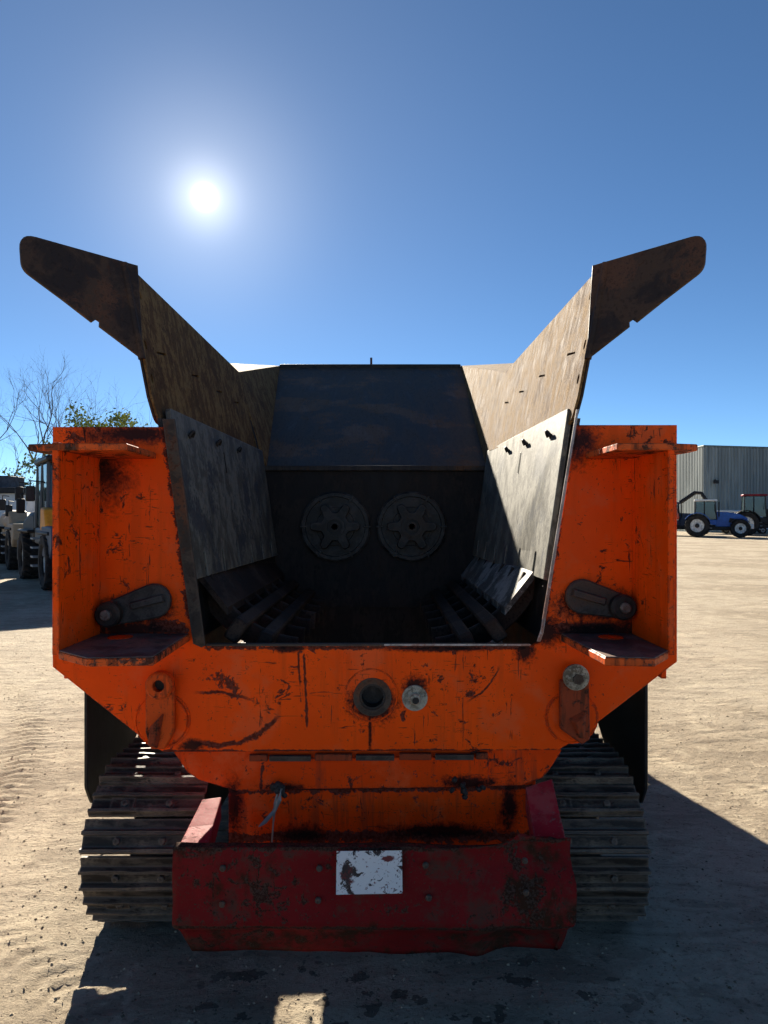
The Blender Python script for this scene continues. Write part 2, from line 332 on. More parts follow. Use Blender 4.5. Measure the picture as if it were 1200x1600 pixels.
M['belt'] = simple('belt_rubber', (0.015, 0.014, 0.014), 0.8)
M['wire'] = simple('wire_grey', (0.22, 0.20, 0.18), 0.5)
b = NB('sticker_white'); p = b.obj()
n1 = b.noise(p, 26, 8, 0.72, 0.8); n2 = b.noise(b.mapping(p, (1, 1, 1), (0, R(35), 0)), 70, 6, 0.7)
kk = 2.257 / F
mk = b.math('MAXIMUM', b.ramp(n1, 0.69, 0.72), b.ramp(n2, 0.77, 0.81))
nn = b.noise(p, 40, 6, 0.7)
mk = b.math('MAXIMUM', mk, blob(b, p, nn, (543 - 600) * kk, EYE - (1362 - HOR) * kk, 0.022, 0.034, 0.2, 0.7))
mk = b.math('MAXIMUM', mk, blob(b, p, nn, (606 - 600) * kk, EYE - (1342 - HOR) * kk, 0.024, 0.008, 0.2, 0.5))
M['sticker'] = b.finish(b.mix(mk, (0.74, 0.72, 0.70), b.mix(b.ramp(n1, 0.5, 0.7), (0.16, 0.02, 0.02), (0.035, 0.02, 0.018))), 0.55)

# ------------------------------------------------------------------ ground
def vnoise(x, y, seed=0):
    rs = np.random.RandomState(seed); g = rs.rand(256, 256)
    xi = np.floor(x).astype(int); yi = np.floor(y).astype(int); fx = x - xi; fy = y - yi
    fx = fx * fx * (3 - 2 * fx); fy = fy * fy * (3 - 2 * fy)
    a = g[xi % 256, yi % 256]; bq = g[(xi + 1) % 256, yi % 256]; c = g[xi % 256, (yi + 1) % 256]; d = g[(xi + 1) % 256, (yi + 1) % 256]
    return (a * (1 - fx) + bq * fx) * (1 - fy) + (c * (1 - fx) + d * fx) * fy - 0.5
def fbm(x, y, o=4, seed=0):
    s = 0; a = 1.0
    for i in range(o): s = s + a * vnoise(x * 2 ** i + 17.3 * i, y * 2 ** i + 5.1 * i, seed + i); a *= 0.55
    return s
RUTS = [(-9.5, 2.0, 7.6, .32), (-9.5, 2.0, 6.1, .32), (-4.5, -1.5, 5.2, .26), (9.0, 9.5, 6.9, .36), (9.0, 9.5, 8.5, .36), (14, -2, 11.4, .4), (14, -2, 9.7, .4), (4.8, 2.2, 2.1, .24), (-2.2, 9.8, 9.0, .3), (-3.0, 1.4, 1.25, .22), (6, 30, 22, .5), (6, 30, 24, .5), (-12, 22, 12, .5), (-12, 22, 14, .5)]
def ground_z(x, y):
    near = 1 / (1 + np.hypot(x, y) * 0.05)
    z = 0.009 * fbm(x * 1.1, y * 1.1, 3, 3) + 0.004 * fbm(x * 5, y * 5, 3, 11) + 0.0045 * fbm(x * 21, y * 21, 2, 23)
    a = R(14); xr = x * math.cos(a) + y * math.sin(a); yr = -x * math.sin(a) + y * math.cos(a)
    z = z + 0.007 * np.maximum(0, fbm(xr * 2.6, yr * 13, 3, 31)) - 0.006 * np.maximum(0, fbm(xr * 2.4 + 40, yr * 14 + 9, 2, 37) - 0.1)
    for i, (cx, cy, r, wd) in enumerate(RUTS):
        d = np.hypot(x - cx, y - cy) - r; al = np.arctan2(y - cy, x - cx) * r
        mk = np.clip(1.3 - np.abs(d) / (wd * 0.5), 0, 1); mk = mk * mk * (3 - 2 * mk)
        wear = np.clip(0.55 + 1.3 * vnoise(al * 0.7, d * 2, 50 + i), 0, 1)
        ch = np.sin(2 * np.pi * (al / 0.095 + np.abs(d) * 5.5)); z = z - mk * wear * (0.004 + 0.007 * np.clip(ch * 2, -1, 1) * (np.abs(d) < wd * .5))
    flat = np.clip((np.hypot(x, y) - 25) / 40, 0, 1)
    return z * (1 - flat)
def axis(n0, step, g, end):
    v = [0.0]; s = step
    while v[-1] < end:
        if v[-1] > n0: s *= g
        v.append(v[-1] + s)
    return np.array(v)
ax = axis(2.6, 0.021, 1.030, 900); gx = np.concatenate([-ax[::-1], ax[1:]])
ay = axis(4.2, 0.021, 1.016, 1500) + 1.3; by = 1.3 - axis(0.2, 0.08, 1.12, 400)[1:][::-1]
gy = np.concatenate([by, ay])
GX, GY = np.meshgrid(gx, gy); GZ = ground_z(GX, GY)
nr, nc = GX.shape
me = bpy.data.meshes.new('ground'); nvt = nr * nc
me.vertices.add(nvt); me.vertices.foreach_set('co', np.stack([GX, GY, GZ], -1).ravel())
idx = np.arange(nvt).reshape(nr, nc)
q = np.stack([idx[:-1, :-1], idx[:-1, 1:], idx[1:, 1:], idx[1:, :-1]], -1).reshape(-1, 4); nf = len(q)
me.loops.add(nf * 4); me.loops.foreach_set('vertex_index', q.ravel().astype(np.int32))
me.polygons.add(nf); me.polygons.foreach_set('loop_start', np.arange(nf) * 4); me.polygons.foreach_set('loop_total', np.full(nf, 4))
me.update(calc_edges=True); me.polygons.foreach_set('use_smooth', [True] * nf)
b = NB('dusty_ground'); p = b.pos()
nA = b.noise(p, 0.35, 5, 0.6); nB = b.noise(p, 3.0, 7, 0.7); nC = b.noise(p, 38, 6, 0.7); st = b.noise(b.mapping(p, (1.0, 3.2, 1), (0, 0, R(-14))), 1.9, 9, 0.76, 0.9)
fine = b.noise(b.mapping(p, (1, 1.5, 1), (0, 0, R(-14))), 19, 8, 0.8, 0.4)
c = b.mix(b.ramp(nA, 0.35, 0.7), (0.305, 0.250, 0.180), (0.405, 0.342, 0.255))
c = b.mix(b.math('MULTIPLY', b.ramp(st, 0.45, 0.75), 0.55), c, (0.195, 0.158, 0.115))
c = b.mix(b.math('MULTIPLY', b.ramp(nB, 0.55, 0.75), 0.55), c, (0.48, 0.405, 0.295))
c = b.mix(b.math('MULTIPLY', b.ramp(fine, 0.62, 0.85), 0.5), c, (0.150, 0.115, 0.080))
c = b.mix(b.math('MULTIPLY', b.ramp(nC, 0.70, 0.84), 0.6), c, (0.115, 0.092, 0.068))
# oil and grease dropped under the machine's nose
oil = blob(b, b.mapping(p, (1, 1, 1), (R(90), 0, 0)), b.noise(p, 14, 7, 0.72), 0.05, 2.2, 0.85, 0.30, 0.15, 1.5)
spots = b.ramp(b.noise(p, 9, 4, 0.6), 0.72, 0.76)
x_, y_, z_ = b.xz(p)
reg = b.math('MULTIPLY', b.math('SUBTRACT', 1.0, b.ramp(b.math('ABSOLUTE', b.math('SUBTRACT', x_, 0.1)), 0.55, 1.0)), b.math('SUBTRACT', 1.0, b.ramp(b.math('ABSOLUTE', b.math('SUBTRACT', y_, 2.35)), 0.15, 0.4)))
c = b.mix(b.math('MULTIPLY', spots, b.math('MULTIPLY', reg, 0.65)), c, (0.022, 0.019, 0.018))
nD = b.noise(p, 105, 5, 0.75)
c = b.mix(b.math('MULTIPLY', b.ramp(nD, 0.62, 0.85), 0.38), c, (0.15, 0.122, 0.090))
h = b.math('ADD', b.math('ADD', b.math('MULTIPLY', fine, 0.9), b.math('MULTIPLY', nD, 0.3)), b.math('ADD', b.math('MULTIPLY', nC, 0.55), b.math('MULTIPLY', st, 1.1)))
M['ground'] = b.finish(c, 0.95, 0, b.bump(h, 0.58, 0.016), 0.12)
me.materials.append(M['ground'])
ground = link('ground', me); ground['kind'] = 'structure'

def stones(name, n, rngs, smin, smax, mat, label):
    vs = []; fs = []
    base = np.array([(1, 0, 0), (0, 1, 0), (-1, 0, 0), (0, -1, 0), (0, 0, 1), (0, 0, -1)], float)
    tri = np.array([(0, 1, 4), (1, 2, 4), (2, 3, 4), (3, 0, 4), (1, 0, 5), (2, 1, 5), (3, 2, 5), (0, 3, 5)])
    rs = np.random.RandomState(5)
    d = 1.4 + (rngs - 1.4) * rs.rand(n) ** 1.9; an = (rs.rand(n) - 0.5) * 1.6
    X = d * np.tan(an * 0.78); Y = d
    Z = ground_z(X, Y); s = smin + (smax - smin) * rs.rand(n) ** 4
    V3 = base[None] * (0.6 + 0.7 * rs.rand(n, 6, 1)) * s[:, None, None] * np.array([1, 1, 0.6])
    a = rs.rand(n) * 6.28; ca, sa = np.cos(a)[:, None], np.sin(a)[:, None]
    V3 = np.stack([V3[..., 0] * ca - V3[..., 1] * sa, V3[..., 0] * sa + V3[..., 1] * ca, V3[..., 2]], -1)
    V3 += np.stack([X, Y, Z + s * 0.15], -1)[:, None]
    T = (tri[None] + (np.arange(n) * 6)[:, None, None]).reshape(-1, 3)
    me = bpy.data.meshes.new(name); me.from_pydata(V3.reshape(-1, 3).tolist(), [], T.tolist()); me.update(); me.materials.append(mat)
    o = link(name, me); tag(o, label, 'gravel', kind='stuff')
stones('gravel', 26000, 22.0, 0.0025, 0.0085, simple('gravel_stone', (0.25, 0.20, 0.135), 0.9, var=0.6, scale=7), 'loose grit and small stones scattered over the dusty yard')

# ------------------------------------------------------------------ the shredder
CX, ZB = -0.07, 2.6
root = empty('tracked_shredder', (CX, 4.6, 0))
tag(root, 'orange tracked waste shredder with open hopper and raised side wings', 'shredder')
L0 = -root.location
def part(name, mb, mat, bevel=0.0, parent=None, ang=35):
    return mb.build(name, mat, parent or root, bevel, ang, L0 if parent is None else None)
def P2(*pts): return [(PX(x), PZ(y)) for x, y in pts]
FRONT = dict(o=(0, ZB, 0), ux=(1, 0, 0), uy=(0, 0, 1))
def front(dy): return dict(o=(0, ZB + dy, 0), ux=(1, 0, 0), uy=(0, 0, 1))

# big flat front plate with the hopper cut-out
out = P2((82, 667), (255, 667), (304, 992), (310, 1004), (322, 1010), (832, 1009), (842, 1003), (847, 990), (903, 664), (1058, 664), (1058, 1034), (893, 1160), (872, 1172), (256, 1175), (238, 1166), (82, 1042))
hole1 = circle(PX(582), PZ(1088), 20 * k0)
fp = part('front_plate', MB().plate(list(reversed(out)), 0.022, holes=[hole1], bevel=0.002, **FRONT), M['orange_plate'])
# sub-parts of the plate: bosses, washers, weld rings
def ring(name, px, py, ro, ri, t, mat, dy=0.0, n=32):
    return part(name, MB().plate(circle(PX(px), PZ(py), ro * k0, n), t, holes=[circle(PX(px), PZ(py), ri * k0, n)] if ri else (), bevel=0.0025, **front(-t + dy)), mat, parent=fp)
ring('weld_ring', 580, 1086, 42, 39.5, 0.003, M['orange'])
ring('socket_rim', 582, 1089, 30, 20, 0.008, M['edge'], 0.004)
part('socket_tube', MB().lathe([(20 * k0, 0), (20 * k0, 0.16), (17 * k0, 0.16), (17 * k0, 0)], (PX(582), ZB - 0.004, PZ(1088)), (0, 1, 0), 28, closed=True), M['dark'], parent=fp)
part('socket_plug', MB().cyl((PX(582), ZB + 0.05, PZ(1088)), (PX(582), ZB + 0.09, PZ(1088)), 18 * k0, n=28), M['lever'], parent=fp)
def washer(px, py, r, name='washer'):
    o_ = ring(name, px, py, r, 0, 0.012, M['washer'])
    part('bolt_head', MB().lathe([(r * .48 * k0, 0), (r * .48 * k0, .014), (r * .40 * k0, .02)], (PX(px), ZB - 0.012, PZ(py)), (0, -1, 0), 6), M['washer'], parent=fp)
    part('bolt_socket', MB().cyl((PX(px) + .002, ZB - 0.0325, PZ(py) - .003), (PX(px) + .002, ZB - 0.036, PZ(py) - .003), r * .26 * k0, n=12), M['dark'], parent=fp)
washer(648, 1090, 20)
# hinge slots welded along the lower edge
for i, (a, c_) in enumerate(((390, 420), (421, 488), (492, 552), (556, 618), (624, 676), (680, 742), (744, 764))):
    part('weld_tab', MB().box(PX(a), PX(c_ - 2), ZB - 0.006 - 0.003 * (i % 2), ZB + 0.012, PZ(1189 - 3 * (a - 390) / 370), PZ(1179 + (i % 2) * 2 - 3 * (a - 390) / 370)), M['edge'] if i % 2 else M['lever_rust'], 0.002, fp)
# skirt below the plate and the panel behind the bumper
sk = P2((256, 1172), (872, 1168), (880, 1176), (862, 1205), (850, 1219), (818, 1231), (372, 1241), (308, 1222), (290, 1210), (268, 1178))
skirt = part('skirt_plate', MB().plate(list(reversed(sk)), 0.014, bevel=0.002, **front(0.0235)), M['orange_skirt'])
part('seam_plate', MB().plate(list(reversed(P2((405, 1188), (765, 1184), (765, 1232), (405, 1237)))), 0.006, bevel=0.0015, **front(0.017)), M['orange_skirt'], parent=skirt)
part('lower_panel', MB().plate(list(reversed(P2((352, 1232), (842, 1222), (842, 1345), (352, 1345)))), 0.012, bevel=0.002, **front(0.055)), M['orange_skirt'])
g = MB()
for i in range(26):
    a = random.uniform(0, 1); cx_ = random.choice((438, 735)); 
    q0 = W(cx_ + random.gauss(0, 13 if cx_ > 600 else 9), 1231 + random.gauss(0, 5), ZB - 0.012 - random.uniform(0, .02))
    g.lathe([(0.002, -0.008), (0.011, -0.004), (0.012, 0.004), (0.002, 0.009)], q0, (random.uniform(-1, 1), random.uniform(-1, 1), random.uniform(-1, 1)), 6)
part('dirt_clod', g, M['dark'], parent=skirt, ang=80)['kind'] = 'stuff'
g = MB(); g.tube([W(440, 1232, ZB - .03), W(436, 1250, ZB - .04), W(428, 1268, ZB - .035), W(414, 1284, ZB - .05), W(404, 1292, ZB - .06)], [0.006, 0.009, 0.007, 0.008, 0.002])
part('rag_strand', g, M['wire'], parent=skirt)
g = MB(); g.tube([W(436, 1230, ZB - .02), W(430, 1256, ZB - .03), W(427, 1285, ZB + .02), W(425, 1316, ZB + .02)], [0.004, 0.006, 0.0035, 0.003])
part('rag_strand', g, M['wire'], parent=skirt)

# side pockets: flange, upper and lower shelf, levers
ZF = ZB * 0.872
for s in (-1, 1):
    xin = CX + s * ((CX - PX(157)) if s < 0 else (PX(987) - CX)); t = 0.022
    xa = PX(157) if s < 0 else PX(987)
    # flange stands forward of the plate
    x0, x1 = (xa - t, xa) if s < 0 else (xa, xa + t)
    zt, zl = PZ(706), EYE - 183 * k0
    part('side_flange', MB().hexa([(x0, ZF, zl - .012), (x0, ZB - .001, zl - .012), (x0, ZB - .001, zt), (x0, ZF, zt)], [(x1, ZF, zl - .012), (x1, ZB - .001, zl - .012), (x1, ZB - .001, zt), (x1, ZF, zt)]), M['flange'], 0.003)
    # lower shelf, plan outline (x, depth)
    zs = EYE - 183 * k0
    xi = PX(297) if s < 0 else PX(875)
    xc = (240 - 600) / F * (ZB * .832) if s < 0 else (945 - 600) / F * (ZB * .832)
    xo = xa - s * .001
    pl = [(xo, ZB - .001), (xi, ZB - .001), (xc, ZB * .832), ((xo + xc) / 2 + s * .03, ZB * .826), (xo, ZF - .004)]
    if s > 0: pl = list(reversed(pl))
    pl2 = [(x, y) for x, y in pl]
    part('lower_shelf', MB().plate(pl2, 0.024, o=(0, 0, zs), ux=(1, 0, 0), uy=(0, 1, 0), bevel=0.003), M['shelf'], ang=30)
    part('wear_plate', MB().plate([(x * .985 + xa * .015, (y - ZB) * .985 + ZB - .003) for x, y in pl2], 0.003, o=(0, 0, zs + .0035), ux=(1, 0, 0), uy=(0, 1, 0), bevel=0.001), M['shelf_top'], ang=30)
    part('shelf_gusset', MB().hexa([(x0 + .003, ZF + .005, zs - .0125), (x0 + .003, ZB - .002, zs - .0125), (x0 + .003, ZB - .002, zs - .06)], [(x1 - .003, ZF + .005, zs - .0125), (x1 - .003, ZB - .002, zs - .0125), (x1 - .003, ZB - .002, zs - .06)]), M['orange'])
    cxp = xa - s * .075
    part('shelf_pad', MB().lathe([(.045, 0), (.042, .006), (.02, .008)], (cxp - s * .03, ZB - .09, zs), (0, 0, 1), 18), M['orange_skirt'])
    # upper shelf with the ear that sticks out beyond the flange
    zu = EYE + 0.213
    tip = (44 if s < 0 else 1090)
    Zt = ZF + .02
    pts = [((tip - 600) / F * Zt, Zt), ((tip - 600) / F * Zt + s * .002, Zt + .075), (xa + s * .075, ZB - .0015), (PX(244 if s < 0 else 915), ZB - .0015), ((200 - 600) / F * ZF if s < 0 else (962 - 600) / F * ZF, ZF - .01), ((100 if s < 0 else 1045) / F * ZF - 600 / F * ZF, ZF - .012)]
    pts = [pts[0], pts[5], pts[4], pts[3], pts[2], pts[1]]
    if s > 0: pts = list(reversed(pts))
    part('upper_shelf', MB().plate(pts, 0.022, o=(0, 0, zu + .022), ux=(1, 0, 0), uy=(0, 1, 0), bevel=0.003), M['shelf'], ang=30)
    # dark locking lever on the pocket's back
    A, B = ((178, 957), (243, 938)) if s < 0 else ((966, 946), (908, 931))
    lv = part('locking_lever', MB().plate(pill(PX(A[0]), PZ(A[1]), 19 * k0, PX(B[0]), PZ(B[1]), 27 * k0), 0.03, bevel=0.006, **front(-0.032)), M['lever'])
    g = MB(); d = Vector((PX(B[0]) - PX(A[0]), 0, PZ(B[1]) - PZ(A[1]))).normalized(); c0 = Vector((PX(B[0]), ZB - .0325, PZ(B[1]) + .004))
    n_ = Vector((0, -1, 0)); u_ = d.cross(n_)
    part('lever_rib', MB().hexa([c0 - d * .085 + u_ * .012, c0 + d * .045 + u_ * .018, c0 + d * .045 - u_ * .012, c0 - d * .085 - u_ * .016], [c0 - d * .075 + u_ * .010 + n_ * .024, c0 + d * .04 + u_ * .014 + n_ * .02, c0 + d * .04 - u_ * .010 + n_ * .02, c0 - d * .075 - u_ * .012 + n_ * .024]), M['lever'], 0.003, lv)
    part('collar', MB().lathe([(.046, 0), (.046, .03), (.038, .038)], (PX(A[0]) , ZB - .033, PZ(A[1])), (0, -1, 0), 24), M['dark'], parent=lv)
    part('pin', MB().lathe([(.019, 0), (.019, .014), (.014, .018)], (PX(A[0]), ZB - .071, PZ(A[1])), (0, -1, 0), 14), M['pin'], parent=lv)
# latches on the lower plate
rl = part('latch_lever', MB().plate(rounded(P2((872, 1060), (872, 1135), (906, 1159), (918, 1150), (916, 1060)), [.01, .02, .012, .012, .01]), 0.028, bevel=0.004, **front(-0.036)), M['lever_rust'])
part('weld_ring', MB().plate(circle(PX(893), PZ(1120), 42 * k0, 32), 0.004, holes=[circle(PX(893), PZ(1120), 39.5 * k0, 32)], bevel=.001, **front(-.004)), M['orange'], parent=rl)
part('latch_pad', MB().plate(circle(PX(893), PZ(1120), 39 * k0, 32), 0.007, bevel=.002, **front(-.0075)), M['orange'], parent=rl)
part('latch_rib', MB().hexa([(PX(884), ZB - .0365, PZ(1118)), (PX(912), ZB - .0365, PZ(1104)), (PX(910), ZB - .0365, PZ(1150)), (PX(900), ZB - .0365, PZ(1148))], [(PX(893), ZB - .062, PZ(1122)), (PX(905), ZB - .058, PZ(1116)), (PX(906), ZB - .052, PZ(1146)), (PX(900), ZB - .052, PZ(1146))]), M['lever_rust'], 0.003, rl)
part('washer', MB().lathe([(20 * k0, 0), (20 * k0, .012), (15 * k0, .018), (11 * k0, .018)], (PX(895), ZB - .036, PZ(1054)), (0, -1, 0), 30), M['washer'], parent=rl)
part('bolt', MB().cyl((PX(897), ZB - .052, PZ(1056)), (PX(897), ZB - .062, PZ(1056)), 8.5 * k0, n=6), M['edge'], parent=rl)
ll = part('latch_lever', MB().plate(rounded(P2((232, 1068), (232, 1140), (240, 1166), (262, 1166), (276, 1140), (276, 1068)), [.01, .02, .012, .012, .03, .01]), 0.026, bevel=0.005, **front(-0.036)), M['lever_orange'])
part('weld_ring', MB().plate(circle(PX(254), PZ(1125), 44 * k0, 32), 0.004, holes=[circle(PX(254), PZ(1125), 41 * k0, 32)], bevel=.001, **front(-.004)), M['orange'], parent=ll)
part('latch_pad', MB().plate(circle(PX(254), PZ(1125), 40 * k0, 32), 0.007, bevel=.002, **front(-.0075)), M['orange'], parent=ll)
part('latch_rib', MB().hexa([(PX(236), ZB - .0365, PZ(1160)), (PX(240), ZB - .0365, PZ(1130)), (PX(262), ZB - .0365, PZ(1108)), (PX(252), ZB - .0365, PZ(1164))], [(PX(239), ZB - .06, PZ(1156)), (PX(243), ZB - .066, PZ(1132)), (PX(256), ZB - .06, PZ(1114)), (PX(248), ZB - .06, PZ(1160))]), M['lever_rust'], 0.004, ll)
part('boss', MB().lathe([(21 * k0, 0), (21 * k0, .03), (18 * k0, .036), (9 * k0, .036), (9 * k0, .004)], (PX(257), ZB - .036, PZ(1065)), (0, -1, 0), 30), M['lever_orange'], parent=ll)
part('boss_hole', MB().cyl((PX(257), ZB - .0405, PZ(1065)), (PX(257), ZB - .044, PZ(1065)), 8.6 * k0, n=20), M['dark'], parent=ll)

# hopper side walls, liners, edge bars
def half(h, Z):                                     # half width of the trough wall at height h and depth Z
    f = (Z - 2.6) / 1.75
    a = 0.668 + (h - 1.39) * 0.145; c_ = 0.612 + (h - 1.39) * 0.145
    return a + (c_ - a) * f
def wallpt(s, h, Z, d=0.0): return Vector((CX + s * (half(h, Z) - d + (.028 if s > 0 else 0)), Z, h))
for s in (-1, 1):
    def quad(h0, h1, Z0, Z1, d0, d1):
        a = [wallpt(s, h0, Z0, d0), wallpt(s, h0, Z1, d0), wallpt(s, h1, Z1, d0), wallpt(s, h1, Z0, d0)]
        c_ = [wallpt(s, h0, Z0, d1), wallpt(s, h0, Z1, d1), wallpt(s, h1, Z1, d1), wallpt(s, h1, Z0, d1)]
        return a, c_
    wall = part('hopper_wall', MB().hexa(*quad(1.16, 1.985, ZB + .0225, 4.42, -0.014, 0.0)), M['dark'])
    # liner plate with slots along its foot
    Z0, Z1 = 2.665, 4.37
    o_ = wallpt(s, 1.385, Z0, .026); uxv = wallpt(s, 1.385, Z1, .026) - o_; uyv = wallpt(s, 2.03, Z0, .026) - o_
    Lx = uxv.length; Ly = uyv.length
    sl = []
    ring_ = [(0.0, 0.0)]
    for q_ in (0.17, 0.45, 0.73, 1.01, 1.29, 1.55):
        ring_ += [(q_ - .014, 0), (q_ - .014, .088), (q_ - .009, .097), (q_ + .009, .097), (q_ + .014, .088), (q_ + .014, 0)]
    ring_ += [(Lx, 0), (Lx, Ly), (0.012, Ly), (0, Ly - .012)]
    uxx = uxv if s < 0 else uxv
    # the frame's normal has to point inwards
    if s < 0:
        ln = MB().plate(ring_, 0.022, o=o_, ux=uxv, uy=uyv, bevel=0.003)
        # for the left wall ux x uy points outwards, shift so that the face is inside
        nrm = uxv.cross(uyv).normalized(); inside = Vector((1, 0, 0))
    else:
        ln = MB().plate([(-x, y) for x, y in ring_], 0.022, o=o_, ux=-uxv, uy=uyv, bevel=0.003)
    liner = part('hopper_liner', ln, M['liner'])
    # lifting hooks near the liner's top
    nin = Vector((-s, 0, 0)); up = uyv.normalized(); fw = uxv.normalized()
    for (qx, qy) in ((0.20, 0.565), (0.62, 0.575), (1.02, 0.58)):
        c0 = o_ + fw * qx + up * qy + nin * .001
        arcp = [c0 + fw * (.019 * math.cos(a)) + up * (.022 * math.sin(a)) + nin * (.004 + .015 * math.sin(a)) for a in [math.pi * i / 8 for i in range(9)]]
        part('lifting_hook', MB().tube(arcp, .0065, 8), M['dark'], parent=liner)
        part('bolt_hole', MB().lathe([(.013, 0), (.013, .003)], c0 + up * .004, nin, 14), M['dark'], parent=liner)
    for (qx, qy) in ((0.72, 0.45),):
        c0 = o_ + fw * qx + up * qy + nin * .0015
        part('scratch_slot', MB().hexa([c0 - fw * .004, c0 + fw * .004, c0 + fw * .004 + up * .10, c0 - fw * .004 + up * .10], [v + nin * .002 for v in (c0 - fw * .003, c0 + fw * .003, c0 + fw * .003 + up * .098, c0 - fw * .003 + up * .098)]), M['dark'], parent=liner)
    # flat bar along the cut-out
    if s < 0: eb = P2((255, 655), (274, 655), (322, 1008), (316, 1011), (303, 1005), (300, 985))
    else: eb = P2((904, 640), (900, 640), (844, 985), (838, 1002), (844, 1002), (849, 988))
    part('edge_bar', MB().plate(eb if s < 0 else eb, 0.012 if s < 0 else .006, bevel=0.0015, **front(-.0125 if s < 0 else -.0065)), M['edge'] if s < 0 else M['bright'])
part('sill_bar', MB().box(PX(322), PX(828), ZB - .002, ZB + .03, PZ(1010) + .0005, PZ(1010) + .008), M['edge'], 0.002)
part('sill_bright_edge', MB().box(PX(600), PX(829), ZB - .0045, ZB - .002, PZ(1009) + .001, PZ(1009) + .007), M['bright'])

# raised wings with bent guide flaps
wslots = [(0.22, 0.30), (0.66, 0.285), (1.06, 0.27), (1.42, 0.26)]
for s in (-1, 1):
    FB = Vector((CX + s * .762, 2.6, 1.965)); RB = Vector((CX + s * .705, 4.30, 2.02)); FT = Vector((CX + s * .872, 2.6, 2.55))
    uxv = (RB - FB); uyv = FT - FB; Lx = uxv.length; uxn = uxv.normalized(); vy = (uyv - uxn * uyv.dot(uxn)); Ly = vy.length; sh = uyv.dot(uxn)
    ol = [(0.035, 0.0), (Lx, 0.0), (Lx + .0, 0.42), (Lx - .02, 0.475), (sh, Ly), (0.008, 0.10)]
    ol = rounded(ol, [.05, 0.0, .03, .03, 0.0, .02], 3)
    hl = [circle(.045 + v * .012, v, .011, 12, .019) for v in (.17, .30, .41, .485)] + [circle(.10, .50, .011, 12, .017)]
    tilt = R(7)
    for (qx, qy) in wslots:
        hl.append([(qx + x * math.cos(tilt) - y * math.sin(tilt), qy + x * math.sin(tilt) + y * math.cos(tilt)) for x, y in pill(-.055, 0, .004, .055, 0, .004, 4)])
    if s < 0: fr = lambda pts: pts; ux_ = uxv
    else: fr = lambda pts: [(-x, y) for x, y in pts]; ux_ = -uxv
    wing = part('hopper_wing', MB().plate(fr(ol), 0.010, o=FB, ux=ux_, uy=vy, holes=[fr(h_) for h_ in hl], bevel=0.0015), M['wing'])
    n_out = Vector((s, 0, 0)); bo = FB + n_out * .013
    part('backing_plate', MB().plate(fr(ol), 0.008, o=bo, ux=ux_, uy=vy, bevel=0.001), M['flap'], parent=wing)
    # flap bent outwards and towards the loader
    top = FB + uxn * sh + vy.normalized() * Ly; low = FB + (top - FB) * .40
    d = Vector((s * .285, -.27, 0.0)); un = d.normalized(); L = d.length
    up = (top - low); hgt = up.length
    fo = [(0.0, 0.0), (L, hgt * .66), (L + .02, hgt * .97), (L - .05, hgt + .01), (0.0, hgt)]
    k1 = .42
    fo = [(0.0, 0.0), (k1 * L - .010, hgt * .66 * k1 - .004), (k1 * L - .012, hgt * .66 * k1 + .014), (k1 * L, hgt * .66 * k1 + .020), (k1 * L + .016, hgt * .66 * k1 + .006)] + rounded([(L * .7, hgt * .66 * .7), (L + .012, hgt * .68), (L + .015, hgt + .012), (L * .5, hgt + .006)], [0, .05, .05, 0], 6) + [(0.0, hgt)]
    if s < 0: fl = MB().plate([(-x, y) for x, y in fo], 0.014, o=low + n_out * .004, ux=-un, uy=up, bevel=0.002)
    else: fl = MB().plate(fo, 0.014, o=low + n_out * .004, ux=un, uy=up, bevel=0.002)
    part('guide_flap', fl, M['flap'], parent=wing)
    part('bend_seam', MB().tube([low + n_out * .010, top + n_out * .010], .0135, 10), M['flap'], parent=wing)
    # rear corner: folds between the wing and the hood
    A = Vector((CX + s * (.655 if s < 0 else .70), 4.40, 1.94)); Bp = Vector((-.13 + s * .854, 6.70, 3.045))
    E = Vector((CX + s * .825, 4.325, 2.50)); D = Vector((CX + s * (.70 if s < 0 else .735), 4.325, 1.97)); C = Vector((CX + s * 1.15 - .03, 5.6, 2.835))
    def slab(tri, t=.012):
        n = (tri[1] - tri[0]).cross(tri[2] - tri[0]).normalized()
        if n.z < 0 : n = -n
        return [v for v in tri], [v - n * t for v in tri]
    cp = part('rear_corner_panel', MB().hexa(*slab([A, Bp, E])).hexa(*slab([A, E, D])), M['wing'])
    part('corner_lip', MB().hexa(*slab([Bp + Vector((0, 0, .002)), C, E + Vector((0, 0, .002))])), M['wing'], parent=cp)
    part('hinge_strap', MB().tube([D + Vector((-s * .018, -.01, .0)), D + (E - D) * .16 + Vector((-s * .020, -.015, 0)), D + (E - D) * .22 + Vector((-s * .020, .0, 0)), D + (E - D) * .45 + Vector((-s * .012, 0, 0))], .006, 6), M['dark'], parent=cp)

# rear wall, hood, bearing discs
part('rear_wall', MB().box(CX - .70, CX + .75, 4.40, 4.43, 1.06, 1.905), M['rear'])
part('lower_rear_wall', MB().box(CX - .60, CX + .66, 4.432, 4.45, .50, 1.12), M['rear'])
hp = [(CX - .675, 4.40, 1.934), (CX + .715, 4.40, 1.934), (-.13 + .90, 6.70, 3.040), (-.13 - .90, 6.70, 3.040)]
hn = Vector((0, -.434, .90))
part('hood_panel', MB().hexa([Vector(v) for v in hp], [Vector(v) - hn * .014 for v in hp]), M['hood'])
part('hood_lip', MB().box(CX - .68, CX + .745, 4.372, 4.43, 1.905, 1.938), M['hood'], 0.006)
part('hood_top_beam', MB().box(-.13 - .85, -.13 + .85, 6.655, 6.75, 2.985, 3.055), M['dark'], 0.01)
part('hood_back', MB().box(-.13 - .85, -.13 + .85, 6.76, 6.80, 1.6, 3.03), M['orange'])
